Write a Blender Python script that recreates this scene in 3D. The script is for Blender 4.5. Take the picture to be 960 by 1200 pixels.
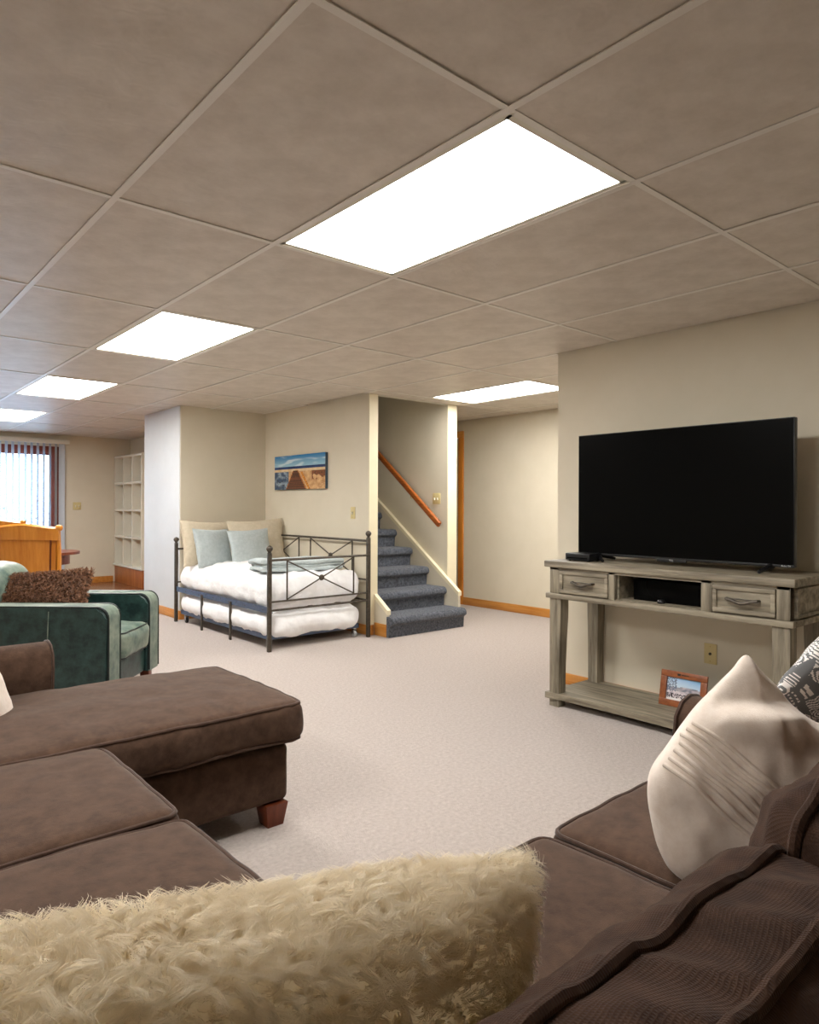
import bpy, bmesh, math, random
import numpy as np
from mathutils import Vector, Matrix, noise
PI = math.pi
random.seed(7); np.random.seed(7)
scn = bpy.context.scene
COL = scn.collection
for o in list(bpy.data.objects): bpy.data.objects.remove(o)

# ------------------------------------------------------------------ camera, world, exposure
YAW, ZC, H = 0.7111, 1.19, 2.229
SY, CY = math.sin(YAW), math.cos(YAW)
cam = bpy.data.cameras.new('camera'); camo = bpy.data.objects.new('camera', cam); COL.objects.link(camo)
cam.sensor_fit = 'HORIZONTAL'; cam.sensor_width = 36; cam.lens = 804/960*36
cam.shift_y = -6.6/960; cam.clip_start = 0.02; cam.clip_end = 200
camo.location = (0, 0, ZC)
camo.rotation_euler = (Matrix.Rotation(-YAW, 4, 'Z') @ Matrix.Rotation(PI/2, 4, 'X') @ Matrix.Rotation(0.0036, 4, 'Z')).to_euler()
scn.camera = camo
vs = scn.view_settings
vs.view_transform = 'Standard'; vs.look = 'None'; vs.gamma = 1; vs.use_curve_mapping = False
vs.exposure = 0.36
w = bpy.data.worlds.new('sky'); scn.world = w; w.use_nodes = True
bg = w.node_tree.nodes['Background']; bg.inputs[0].default_value = (0.56, 0.78, 1.0, 1); bg.inputs[1].default_value = 8.5
LAMP = 21.0          # radiance of the ceiling panel diffusers
scn.cycles.max_bounces = 8; scn.cycles.diffuse_bounces = 5; scn.cycles.sample_clamp_indirect = 6

# ------------------------------------------------------------------ helpers
def S(r, g, b):
    f = lambda c: c/12.92 if c <= .04045 else ((c+.055)/1.055)**2.4
    return (f(r/255), f(g/255), f(b/255), 1)
MATX = {}
def wm(o): return MATX.get(o.name, Matrix.Identity(4))
def link(o): COL.objects.link(o); return o
def props(o, label=None, cat=None, group=None, kind=None):
    if label: o['label'] = label
    if cat: o['category'] = cat
    if group: o['group'] = group
    if kind: o['kind'] = kind
    return o
def empty(name, loc, label=None, cat=None, group=None, rz=0, kind=None):
    o = link(bpy.data.objects.new(name, None)); o.location = loc; o.rotation_euler = (0, 0, rz); o.empty_display_size = .1
    MATX[o.name] = Matrix.Translation(loc) @ Matrix.Rotation(rz, 4, 'Z')
    return props(o, label, cat, group, kind)
def obj(name, bm, m, parent=None, world=True, smooth=True, angle=40):
    if parent is not None and world: bm.transform(wm(parent).inverted())
    bmesh.ops.recalc_face_normals(bm, faces=bm.faces[:])
    me = bpy.data.meshes.new(name)
    bm.to_mesh(me); bm.free()
    if m: me.materials.append(m)
    if smooth:
        me.polygons.foreach_set('use_smooth', [True]*len(me.polygons))
        me.set_sharp_from_angle(angle=math.radians(angle))
    o = link(bpy.data.objects.new(name, me))
    if parent is not None: o.parent = parent; MATX[o.name] = wm(parent)
    return o
def single(name, bm, m, label, cat, group=None, kind=None, base=None, **k):
    """a thing that is one mesh, origin at its base"""
    if base is None:
        xs = [v.co for v in bm.verts]
        base = Vector((sum(c.x for c in xs)/len(xs), sum(c.y for c in xs)/len(xs), min(c.z for c in xs)))
    bm.transform(Matrix.Translation(-Vector(base)))
    o = obj(name, bm, m, **k); o.location = base; MATX[o.name] = Matrix.Translation(base)
    return props(o, label, cat, group, kind)
def struct(name, bm, m, parent=None, **k):
    o = obj(name, bm, m, parent, **k)
    if parent is None: o['kind'] = 'structure'
    return o
def copy_tree(o, parent=None):
    c = o.copy(); COL.objects.link(c)
    if parent is not None: c.parent = parent
    for ch in list(o.children): copy_tree(ch, c)
    return c
def BM(): return bmesh.new()
def box(bm, x0, x1, y0, y1, z0, z1, bev=0, seg=2, mat=None):
    g = bmesh.ops.create_cube(bm, size=1)['verts']
    for v in g:
        v.co = Vector(((x0+x1)/2+v.co.x*(x1-x0), (y0+y1)/2+v.co.y*(y1-y0), (z0+z1)/2+v.co.z*(z1-z0)))
    if bev:
        es = list({e for v in g for e in v.link_edges})
        r = bmesh.ops.bevel(bm, geom=es, offset=bev, segments=seg, profile=.5, affect='EDGES')
        g = list({v for f in r['faces'] for v in f.verts} | {v for v in g if v.is_valid})
    if mat is not None: bmesh.ops.transform(bm, matrix=mat, verts=g)
    return g
def tube(bm, pts, r, n=8, cap=True, closed=False, flat=1.0):
    pts = [Vector(p) for p in pts]; N = len(pts)
    rs = r if isinstance(r, (list, tuple)) else [r]*N
    rings = []; up = None
    for i, p in enumerate(pts):
        a = pts[(i-1) % N] if (closed or i > 0) else p
        b = pts[(i+1) % N] if (closed or i < N-1) else p
        t = (b-a).normalized()
        if up is None: up = Vector((0, 0, 1)) if abs(t.z) < .9 else Vector((1, 0, 0))
        s = t.cross(up).normalized(); up = s.cross(t).normalized()
        rings.append([bm.verts.new(p + (s*math.cos(2*PI*k/n) + up*math.sin(2*PI*k/n)*flat)*rs[i]) for k in range(n)])
    for i in range(N if closed else N-1):
        A, B = rings[i], rings[(i+1) % N]
        for k in range(n): bm.faces.new((A[k], A[(k+1) % n], B[(k+1) % n], B[k]))
    if cap and not closed:
        bm.faces.new(rings[0][::-1]); bm.faces.new(rings[-1])
def lathe(bm, prof, c, axis='Z', n=14):
    rings = []
    for r, h in prof:
        ring = []
        for k in range(n):
            a = 2*PI*k/n; u, v = r*math.cos(a), r*math.sin(a)
            p = (u, v, h) if axis == 'Z' else ((h, u, v) if axis == 'X' else (u, h, v))
            ring.append(bm.verts.new(Vector(c)+Vector(p)))
        rings.append(ring)
    for A, B in zip(rings, rings[1:]):
        for k in range(n): bm.faces.new((A[k], A[(k+1) % n], B[(k+1) % n], B[k]))
    bm.faces.new(rings[0][::-1]); bm.faces.new(rings[-1])
def ball(bm, c, r, n=12):
    lathe(bm, [(r*max(.02, math.sin(PI*i/8)), -r*math.cos(PI*i/8)) for i in range(9)], c, n=n)
def prism(bm, poly, axis, a0, a1):
    """extrude a 2-D polygon; axis X -> poly is (y,z); Y -> (x,z); Z -> (x,y)"""
    f = {'X': lambda p, a: (a, p[0], p[1]), 'Y': lambda p, a: (p[0], a, p[1]), 'Z': lambda p, a: (p[0], p[1], a)}[axis]
    A = [bm.verts.new(f(p, a0)) for p in poly]; B = [bm.verts.new(f(p, a1)) for p in poly]
    n = len(poly); bm.faces.new(A[::-1]); bm.faces.new(B)
    for i in range(n): bm.faces.new((A[i], A[(i+1) % n], B[(i+1) % n], B[i]))
    return A+B
def nz(p, s=1.0, seed=0): return noise.noise(Vector(p)*s + Vector((seed*7.3, seed*3.1, seed*1.7)))
def smooth01(t): t = max(0, min(1, t)); return t*t*(3-2*t)

class Soft:
    """rounded, crowned, slightly wrinkled upholstery block"""
    def __init__(s, x0, x1, y0, y1, z0, z1, r=.05, crown=.02, under=0, side=.01, wr=.004, ws=9, seed=0, extra=None, M=None):
        s.lo = Vector((x0, y0, z0)); s.hi = Vector((x1, y1, z1)); s.r = r; s.crown = crown; s.under = under; s.side = side
        s.wr = wr; s.ws = ws; s.seed = seed; s.extra = extra; s.M = M
        s.c = (s.lo+s.hi)/2; s.h = (s.hi-s.lo)/2
    def rnd(s, p):
        q = Vector([min(max(p[i], s.lo[i]+s.r), s.hi[i]-s.r) for i in range(3)])
        d = p-q
        if d.length < 1e-9: return q, Vector((0, 0, 0))
        return q+d.normalized()*s.r, d.normalized()
    def deform(s, p, nrm):
        u, v, w_ = [(p[i]-s.c[i])/s.h[i] for i in range(3)]
        cu, cv, cw = max(0, 1-u*u), max(0, 1-v*v), max(0, 1-w_*w_)
        q = p.copy()
        if w_ > 0: q.z += s.crown*(cu*cv)**.6*smooth01(w_)
        else: q.z -= s.under*(cu*cv)**.6*smooth01(-w_)
        q.x += s.side*math.copysign(smooth01(abs(u)), u)*(cv*cw)**.5
        q.y += s.side*math.copysign(smooth01(abs(v)), v)*(cu*cw)**.5
        if s.wr: q += nrm*s.wr*(nz(p, s.ws, s.seed)+.6*nz(p, s.ws*2.3, s.seed+3))
        if s.extra: q = s.extra(q, (u, v, w_), nrm)
        return s.M @ q if s.M is not None else q
    def bm(s, n=(10, 10, 4), k=3):
        bm = BM(); ax = []
        for i in range(3):
            a, b, r = s.lo[i], s.hi[i], s.r
            e = [r*(1-math.cos(PI/2*j/k)) if False else r*j/k for j in range(k)]
            ax.append([a+t for t in e]+[a+r+(b-a-2*r)*j/n[i] for j in range(n[i]+1)]+[b-t for t in reversed(e)])
        cache = {}
        def vert(p):
            key = (round(p[0], 5), round(p[1], 5), round(p[2], 5))
            if key not in cache:
                q, nn = s.rnd(Vector(p)); cache[key] = bm.verts.new(s.deform(q, nn))
            return cache[key]
        for d in range(3):
            a, b = [i for i in range(3) if i != d]
            for val in (s.lo[d], s.hi[d]):
                for i in range(len(ax[a])-1):
                    for j in range(len(ax[b])-1):
                        P = []
                        for (ii, jj) in ((i, j), (i+1, j), (i+1, j+1), (i, j+1)):
                            p = [0, 0, 0]; p[d] = val; p[a] = ax[a][ii]; p[b] = ax[b][jj]; P.append(vert(p))
                        if len(set(P)) == 4: bm.faces.new(P)
        return bm
    def loop(s, top=True, n=26, lift=.002, d=2, phi=PI/4):
        """piping path round the block at the rounded edge of its high/low side along axis d"""
        a, b = [i for i in range(3) if i != d]
        k, kd = math.cos(phi)*s.r, math.sin(phi)*s.r; pts = []
        A0, A1, B0, B1 = s.lo[a], s.hi[a], s.lo[b], s.hi[b]
        for (p0, p1) in (((A0, B0), (A1, B0)), ((A1, B0), (A1, B1)), ((A1, B1), (A0, B1)), ((A0, B1), (A0, B0))):
            for i in range(n):
                t = i/n; q = [0, 0, 0]
                q[a] = p0[0]+(p1[0]-p0[0])*t; q[b] = p0[1]+(p1[1]-p0[1])*t
                q[d] = (s.hi[d] if top else s.lo[d])
                # move onto the 45 degree line of the rounding
                lo2 = Vector(s.lo); hi2 = Vector(s.hi)
                c = [min(max(q[i2], s.lo[i2]+s.r), s.hi[i2]-s.r) for i2 in range(3)]
                dd = Vector([q[a]-c[a], q[b]-c[b]])
                if dd.length > 1e-9: dd = dd.normalized()*k
                pp = Vector(c); pp[a] += dd[0]; pp[b] += dd[1]; pp[d] += kd if top else -kd
                nn = Vector((0, 0, 0)); nn[a], nn[b] = (dd/k if dd.length > 0 else dd)*math.cos(phi); nn[d] = math.sin(phi)*(1 if top else -1)
                pts.append(s.deform(pp+nn*lift, nn))
        return pts

def pillow(w_, h_, t, n=22, M=None, ear=.08, wr=.006, seed=0, full=.42, fn=None):
    """soft square pillow in its own x-z plane (y is thickness)"""
    bm = BM(); V = {}
    for sgn in (1, -1):
        for i in range(n+1):
            for j in range(n+1):
                u = math.sin((i/n*2-1)*PI/2*.98)/math.sin(PI/2*.98); v = math.sin((j/n*2-1)*PI/2*.98)/math.sin(PI/2*.98)
                edge = i in (0, n) or j in (0, n)
                if edge and sgn == -1: V[(sgn, i, j)] = V[(1, i, j)]; continue
                x = .5*w_*u*(1-ear*(1-v*v)*abs(u)); z = .5*h_*v*(1-ear*(1-u*u)*abs(v))
                th = .5*t*(max(0, (1-u*u)*(1-v*v)))**full
                q = Vector((x, sgn*th, z))
                q.y += sgn*wr*(nz(q, 9, seed)+.6*nz(q, 22, seed+2))*(0 if edge else 1)
                if fn: q = fn(q, u, v, sgn)
                V[(sgn, i, j)] = bm.verts.new(M @ q if M is not None else q)
    for sgn in (1, -1):
        for i in range(n):
            for j in range(n):
                f = [V[(sgn, i, j)], V[(sgn, i+1, j)], V[(sgn, i+1, j+1)], V[(sgn, i, j+1)]]
                bm.faces.new(f if sgn == 1 else f[::-1])
    return bm
def pillow_edge(w_, h_, M, ear=.08, n=16, fn=None):
    pts = []
    for (a, b) in (((-1, -1), (1, -1)), ((1, -1), (1, 1)), ((1, 1), (-1, 1)), ((-1, 1), (-1, -1))):
        for i in range(n):
            t = i/n; u = a[0]+(b[0]-a[0])*t; v = a[1]+(b[1]-a[1])*t
            q = Vector((.5*w_*u*(1-ear*(1-v*v)*abs(u)), 0, .5*h_*v*(1-ear*(1-u*u)*abs(v))))
            if fn: q = fn(q, u, v, 1)
            pts.append(M @ q)
    return pts
def fur(name, src, m, parent, count, length, width, seed=0, curl=.5, up=None, lock=.012, keep=None, rise=.7, wave=.22):
    """fleece as thin curved ribbons grown in locks from the surface mesh src (world coords bmesh)"""
    rng = np.random.default_rng(seed)
    bm = src; bmesh.ops.triangulate(bm, faces=bm.faces[:]); bmesh.ops.recalc_face_normals(bm, faces=bm.faces[:])
    tri = np.array([[v.co[:] for v in f.verts] for f in bm.faces]); nor = np.array([f.normal[:] for f in bm.faces]); bm.free()
    area = np.linalg.norm(np.cross(tri[:, 1]-tri[:, 0], tri[:, 2]-tri[:, 0]), axis=1)/2
    if keep is not None:
        k = keep(tri.mean(1), nor); tri, nor, area = tri[k], nor[k], area[k]
    idx = rng.choice(len(tri), count, p=area/area.sum())
    a, b = rng.random(count), rng.random(count); fl = a+b > 1; a[fl], b[fl] = 1-a[fl], 1-b[fl]
    P = tri[idx, 0]+a[:, None]*(tri[idx, 1]-tri[idx, 0])+b[:, None]*(tri[idx, 2]-tri[idx, 0])
    N = nor[idx]
    nl = max(30, int(area.sum()/(lock*lock)))            # locks: strands lean to the nearest lock centre
    ci = rng.choice(count, min(nl, count), replace=False); Cs = P[ci].astype(np.float32); near = np.empty(count, int)
    for q in range(0, count, 4000):
        Q = P[q:q+4000].astype(np.float32); near[q:q+4000] = ((Cs*Cs).sum(1)[None]-2*Q @ Cs.T).argmin(1)
    Cc = P[ci][near]; tab = rng.normal(size=(len(ci), 3))
    w0 = np.sin(Cs*19+seed)[:, [1, 2, 0]]+np.sin(Cs*37+2*seed)[:, [2, 0, 1]]*.7
    D, D2 = tab[near], w0[near]
    J = rng.normal(size=(count, 3))
    tan = D*.75+D2*.8+J*.12
    if up is not None: tan += np.array(up)
    tan -= (tan*N).sum(1)[:, None]*N; tan /= np.linalg.norm(tan, axis=1)[:, None]+1e-9
    L = length*(.65+.5*rng.random(count))
    side = np.cross(N, tan)+J*.3; side /= np.linalg.norm(side, axis=1)[:, None]
    segs = 5; V = []
    toC = (Cc-P); toC -= (toC*N).sum(1)[:, None]*N
    wob = rng.normal(size=(count, 1))
    bi = np.cross(N, tan)
    for s in range(segs+1):
        t = s/segs
        off = N*(L*rise*math.sin(t*1.7))[:, None] + tan*(L*curl*t**1.5)[:, None] + toC*(.8*math.sin(t*1.57)) \
            + bi*(L*wave*math.sin(t*5.0))[:, None]*np.sign(D[:, :1]) + bi*wob*(L*.06*t)[:, None]
        C = P-N*.003+off; wd = width*(1-t)**.5*.5+1e-5
        V.append(C-side*wd); V.append(C+side*wd)
    V = np.stack(V, 1)                                   # count, 2*(segs+1), 3
    nv = 2*(segs+1); base = (np.arange(count)*nv)[:, None]
    F = np.concatenate([base+np.array([[2*s, 2*s+1, 2*s+3, 2*s+2]]) for s in range(segs)], 0)
    me = bpy.data.meshes.new(name); inv = np.array(wm(parent).inverted())
    V = V.reshape(-1, 3) @ inv[:3, :3].T + inv[:3, 3]
    me.vertices.add(len(V)); me.vertices.foreach_set('co', V.astype(np.float32).ravel())
    me.loops.add(F.size); me.loops.foreach_set('vertex_index', F.astype(np.int32).ravel())
    me.polygons.add(len(F)); me.polygons.foreach_set('loop_start', np.arange(0, F.size, 4, dtype=np.int32))
    me.update(calc_edges=True); me.validate(); me.polygons.foreach_set('use_smooth', [True]*len(me.polygons))
    me.materials.append(m)
    o = link(bpy.data.objects.new(name, me)); o.parent = parent; o['kind'] = 'stuff'
    return o
def printed(name, func, nx, ny, place, m, parent, thick=None):
    """flat print: a grid whose colours come from func(u,v)"""
    me = bpy.data.meshes.new(name); vs_, fs, cs = [], [], []
    for j in range(ny+1):
        for i in range(nx+1): vs_.append(place(i/nx, j/ny))
    for j in range(ny):
        for i in range(nx):
            fs.append((j*(nx+1)+i, j*(nx+1)+i+1, (j+1)*(nx+1)+i+1, (j+1)*(nx+1)+i)); cs.append(func((i+.5)/nx, (j+.5)/ny))
    inv = wm(parent).inverted()
    me.from_pydata([inv @ Vector(v) for v in vs_], [], fs)
    at = me.attributes.new('print', 'FLOAT_COLOR', 'CORNER')
    at.data.foreach_set('color', [c for col in cs for _ in range(4) for c in col])
    me.materials.append(m); o = link(bpy.data.objects.new(name, me)); o.parent = parent
    return o
def text_mesh(name, body, size, M, m, parent, depth=.0004):
    cu = bpy.data.curves.new(name, 'FONT'); cu.body = body; cu.size = size; cu.align_x = 'CENTER'; cu.align_y = 'CENTER'; cu.extrude = depth
    t = link(bpy.data.objects.new(name+'_tmp', cu))
    me = bpy.data.meshes.new_from_object(t.evaluated_get(bpy.context.evaluated_depsgraph_get()))
    bpy.data.objects.remove(t); me.transform(wm(parent).inverted() @ M); me.materials.clear(); me.materials.append(m)
    o = link(bpy.data.objects.new(name, me)); o.parent = parent; return o

# ------------------------------------------------------------------ materials
def mat(name, col, col2=None, rough=.6, scale=12, detail=4, stretch=(1, 1, 1), bump=0, bscale=150, bdist=.002, metal=0, spec=.4, sheen=0, contrast=(.35, .65), coat=0):
    m = bpy.data.materials.new(name); m.use_nodes = True; nt = m.node_tree; N, Lk = nt.nodes, nt.links
    b = N['Principled BSDF']; b.inputs['Roughness'].default_value = rough; b.inputs['Metallic'].default_value = metal
    b.inputs['Specular IOR Level'].default_value = spec; b.inputs['Base Color'].default_value = col
    if sheen: b.inputs['Sheen Weight'].default_value = sheen; b.inputs['Sheen Roughness'].default_value = .4
    if coat: b.inputs['Coat Weight'].default_value = coat; b.inputs['Coat Roughness'].default_value = .2
    tc = N.new('ShaderNodeTexCoord'); mp = N.new('ShaderNodeMapping'); mp.inputs['Scale'].default_value = stretch
    Lk.new(tc.outputs['Object'], mp.inputs[0])
    if col2:
        n = N.new('ShaderNodeTexNoise'); n.inputs['Scale'].default_value = scale; n.inputs['Detail'].default_value = detail; n.inputs['Roughness'].default_value = .65
        r = N.new('ShaderNodeValToRGB'); r.color_ramp.elements[0].position, r.color_ramp.elements[1].position = contrast
        r.color_ramp.elements[0].color = col; r.color_ramp.elements[1].color = col2
        Lk.new(mp.outputs[0], n.inputs[0]); Lk.new(n.outputs[0], r.inputs[0]); Lk.new(r.outputs[0], b.inputs['Base Color'])
    if bump:
        n2 = N.new('ShaderNodeTexNoise'); n2.inputs['Scale'].default_value = bscale; n2.inputs['Detail'].default_value = 3
        bp = N.new('ShaderNodeBump'); bp.inputs['Strength'].default_value = bump; bp.inputs['Distance'].default_value = bdist
        Lk.new(mp.outputs[0], n2.inputs[0]); Lk.new(n2.outputs[0], bp.inputs['Height']); Lk.new(bp.outputs[0], b.inputs['Normal'])
    return m
def emit(name, col, s):
    m = bpy.data.materials.new(name); m.use_nodes = True; nt = m.node_tree; nt.nodes.clear()
    e = nt.nodes.new('ShaderNodeEmission'); e.inputs[0].default_value = col; e.inputs[1].default_value = s
    o = nt.nodes.new('ShaderNodeOutputMaterial'); nt.links.new(e.outputs[0], o.inputs[0]); return m
def weave(name, col, col2, pitch, dist=.0015, rough=.85, sheen=.3, strength=.5):
    """woven cloth: two sets of threads as relief, with (x, y-z) as the cloth's own directions"""
    m = mat(name, col, col2, rough=rough, scale=30, sheen=sheen, spec=.15); nt = m.node_tree; N, Lk = nt.nodes, nt.links
    tc = N.new('ShaderNodeTexCoord'); sp = N.new('ShaderNodeSeparateXYZ'); Lk.new(tc.outputs['Object'], sp.inputs[0])
    sub = N.new('ShaderNodeMath'); sub.operation = 'SUBTRACT'; Lk.new(sp.outputs[1], sub.inputs[0]); Lk.new(sp.outputs[2], sub.inputs[1])
    def wv(src, p):
        a = N.new('ShaderNodeMath'); a.operation = 'MULTIPLY'; a.inputs[1].default_value = 2*PI/p; Lk.new(src, a.inputs[0])
        s = N.new('ShaderNodeMath'); s.operation = 'SINE'; Lk.new(a.outputs[0], s.inputs[0]); return s.outputs[0]
    x, y = wv(sp.outputs[0], pitch), wv(sub.outputs[0], pitch*1.25)
    mx = N.new('ShaderNodeMath'); mx.operation = 'MAXIMUM'; Lk.new(x, mx.inputs[0]); Lk.new(y, mx.inputs[1])
    n2 = N.new('ShaderNodeTexNoise'); n2.inputs['Scale'].default_value = 260; Lk.new(tc.outputs['Object'], n2.inputs[0])
    ad = N.new('ShaderNodeMath'); ad.operation = 'ADD'; Lk.new(mx.outputs[0], ad.inputs[0]); Lk.new(n2.outputs[0], ad.inputs[1])
    bp = N.new('ShaderNodeBump'); bp.inputs['Strength'].default_value = strength; bp.inputs['Distance'].default_value = dist
    Lk.new(ad.outputs[0], bp.inputs['Height']); Lk.new(bp.outputs[0], N['Principled BSDF'].inputs['Normal'])
    return m
def wood(name, c1, c2, axis='Y', rough=.4, scale=6, bump=.1, coat=0):
    st = {'X': (.08, 1, 1), 'Y': (1, .08, 1), 'Z': (1, 1, .08)}[axis]
    return mat(name, c1, c2, rough=rough, scale=scale*5, stretch=st, bump=bump, bscale=120, bdist=.0008, detail=6, coat=coat)
def print_mat(name, rough=.5):
    m = mat(name, (1, 1, 1, 1), rough=rough); a = m.node_tree.nodes.new('ShaderNodeAttribute'); a.attribute_name = 'print'
    m.node_tree.links.new(a.outputs['Color'], m.node_tree.nodes['Principled BSDF'].inputs['Base Color']); return m
M = {}
M['wall'] = mat('wall_paint', S(214, 205, 184), S(218, 209, 189), rough=.75, scale=3, bump=.12, bscale=90, bdist=.001, spec=.25)
M['cream'] = mat('cream_paint', S(232, 222, 190), S(236, 226, 196), rough=.5, scale=5)
M['white'] = mat('white_paint', S(224, 219, 204), S(218, 213, 198), rough=.5, scale=5)
M['panel'] = mat('column_pale_grey', S(203, 206, 207), S(208, 211, 212), rough=.5, scale=3)
M['carpet'] = mat('carpet_pile', S(184, 169, 159), S(213, 200, 191), rough=.95, scale=60, detail=8, bump=1, bscale=230, bdist=.012, spec=.1, sheen=.3, contrast=(.3, .7))
M['laminate'] = wood('laminate', S(120, 78, 52), S(150, 100, 66), 'X', rough=.25, scale=4)
M['tbar'] = mat('grid_metal', S(226, 221, 212), rough=.35, spec=.5)
M['lamp'] = emit('lamp_diffuser', (1, .982, .95, 1), LAMP)
M['oak'] = wood('honey_oak', S(186, 118, 48), S(208, 146, 74), 'Y', rough=.35, scale=5)
M['oakz'] = wood('honey_oak_upright', S(190, 112, 34), S(220, 146, 60), 'Z', rough=.35, scale=5)
M['chairwood'] = wood('pine_finish', S(196, 116, 30), S(220, 146, 56), 'Z', rough=.3, scale=3, coat=.3)
M['greywood'] = wood('weathered_wood', S(98, 89, 74), S(160, 150, 130), 'Y', rough=.55, scale=6, bump=.3)
M['greywoodz'] = wood('weathered_wood_upright', S(94, 86, 72), S(154, 144, 124), 'Z', rough=.55, scale=6, bump=.3)
M['darkwood'] = wood('red_brown_wood', S(96, 44, 26), S(130, 64, 36), 'Z', rough=.3, scale=5)
M['iron'] = mat('dark_bronze_iron', S(74, 68, 60), S(92, 85, 76), rough=.45, metal=.6, scale=40)
M['blueiron'] = mat('blue_grey_steel', S(78, 92, 116), S(92, 106, 128), rough=.4, metal=.5, scale=30)
M['white_cloth'] = mat('white_cotton', S(240, 240, 240), S(247, 247, 248), rough=.9, scale=10, bump=.55, bscale=22, bdist=.012, sheen=.2, spec=.1)
M['tan_cloth'] = mat('tan_cotton', S(196, 184, 160), S(206, 194, 172), rough=.9, scale=30, bump=.4, bscale=200, spec=.1)
M['blue_cloth'] = mat('dusty_blue_cotton', S(174, 184, 184), S(187, 196, 196), rough=.9, scale=40, bump=.4, bscale=260, spec=.1, sheen=.2)
M['stair'] = mat('blue_carpet', S(40, 43, 50), S(116, 121, 132), rough=.95, scale=48, detail=10, bump=1, bscale=260, bdist=.008, spec=.1, sheen=.3, contrast=(.3, .7))
M['brown'] = mat('brown_microfibre', S(64, 46, 35), S(84, 63, 49), rough=.85, scale=26, detail=12, bump=.6, bscale=500, bdist=.0015, spec=.15, sheen=.15)
M['brownweave'] = weave('brown_basket_weave', S(54, 37, 28), S(72, 51, 39), .0032, .0008, sheen=.03)
M['piping'] = mat('brown_piping', S(62, 44, 34), S(76, 55, 43), rough=.8, scale=60, bump=.5, bscale=500, spec=.2, sheen=.3)
M['leather'] = mat('green_leather', S(10, 34, 34), S(52, 82, 76), rough=.38, scale=13, detail=10, bump=.3, bscale=40, bdist=.003, spec=.5, contrast=(.40, .78))
M['leather_pale'] = mat('worn_green_leather', S(66, 88, 80), S(136, 146, 130), rough=.4, scale=8, detail=8, bump=.3, bscale=40, bdist=.003, spec=.5)
M['leather_pipe'] = mat('dark_green_piping', S(14, 26, 24), rough=.4)
M['linen'] = mat('oatmeal_linen', S(222, 207, 193), S(231, 218, 206), rough=.9, scale=60, bump=.5, bscale=420, bdist=.001, spec=.1, sheen=.2)
M['cream_fur'] = mat('cream_fleece', S(240, 228, 204), S(250, 242, 225), rough=.8, scale=24, spec=.2, sheen=.3)
M['brown_fur'] = mat('brown_fleece', S(58, 34, 22), S(184, 136, 104), rough=.6, scale=90, spec=.3, sheen=.3)
for k_ in ('cream_fur', 'brown_fur'):
    nt = M[k_].node_tree; pb = nt.nodes['Principled BSDF']; tl = nt.nodes.new('ShaderNodeBsdfTranslucent'); ms = nt.nodes.new('ShaderNodeMixShader'); ms.inputs[0].default_value = .45
    nt.links.new(pb.inputs['Base Color'].links[0].from_socket, tl.inputs[0]); nt.links.new(pb.outputs[0], ms.inputs[1]); nt.links.new(tl.outputs[0], ms.inputs[2])
    nt.links.new(ms.outputs[0], nt.nodes['Material Output'].inputs[0])
M['print'] = print_mat('printed_canvas'); M['photo'] = print_mat('photo_print', .2)
M['tvscreen'] = mat('tv_glass', (.002, .002, .002, 1), rough=.25, spec=.06)
M['black'] = mat('black_plastic', (.008, .008, .009, 1), rough=.35, spec=.4)
M['silver'] = mat('silver_mark', S(210, 212, 214), rough=.3, metal=.3)
M['chrome'] = mat('chrome', S(200, 200, 200), rough=.2, metal=1)
M['almond'] = mat('almond_plastic', S(208, 190, 136), S(212, 195, 142), rough=.35, scale=5)
M['brass'] = mat('brass_plate', S(190, 160, 96), S(200, 172, 110), rough=.35, metal=.4, scale=5)
M['redframe'] = wood('red_brown_frame', S(104, 46, 32), S(140, 66, 46), 'Z', rough=.5)
M['vane'] = mat('vinyl_vane', S(196, 204, 214), S(190, 199, 210), rough=.4, scale=5)
M['snow'] = mat('snowy_ground', S(226, 232, 238), S(205, 214, 222), rough=.9, scale=2)
M['bark'] = mat('bark', S(74, 66, 62), S(98, 88, 82), rough=.9, scale=20)
M['leaf'] = mat('dry_leaves', S(84, 82, 80), S(112, 104, 92), rough=.9, scale=5)
# ceiling tile: creamy board with brushed swirls in low relief
m = mat('ceiling_board', S(200, 190, 177), S(217, 208, 196), rough=.45, scale=6, detail=6, spec=.35); nt = m.node_tree; N_, L_ = nt.nodes, nt.links
tc = N_.new('ShaderNodeTexCoord'); wn = N_.new('ShaderNodeTexNoise'); wn.inputs['Scale'].default_value = 5; wn.inputs['Detail'].default_value = 1
wv = N_.new('ShaderNodeTexWave'); wv.wave_type = 'RINGS'; wv.inputs['Scale'].default_value = 9; wv.inputs['Distortion'].default_value = 14; wv.inputs['Detail'].default_value = 2; wv.inputs['Detail Scale'].default_value = 1.2
bp = N_.new('ShaderNodeBump'); bp.inputs['Strength'].default_value = .16; bp.inputs['Distance'].default_value = .003
L_.new(tc.outputs['Object'], wv.inputs[0]); L_.new(wv.outputs['Fac'], bp.inputs['Height']); L_.new(bp.outputs[0], N_['Principled BSDF'].inputs['Normal'])
M['tile'] = m
# window glass: clear, with a faint reflection
m = bpy.data.materials.new('clear_glass'); m.use_nodes = True; nt = m.node_tree; nt.nodes.clear()
tr = nt.nodes.new('ShaderNodeBsdfTransparent'); gl = nt.nodes.new('ShaderNodeBsdfGlossy'); gl.inputs['Roughness'].default_value = .02
mx = nt.nodes.new('ShaderNodeMixShader'); mx.inputs[0].default_value = .06; ou = nt.nodes.new('ShaderNodeOutputMaterial')
nt.links.new(tr.outputs[0], mx.inputs[1]); nt.links.new(gl.outputs[0], mx.inputs[2]); nt.links.new(mx.outputs[0], ou.inputs[0]); M['glass'] = m

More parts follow.
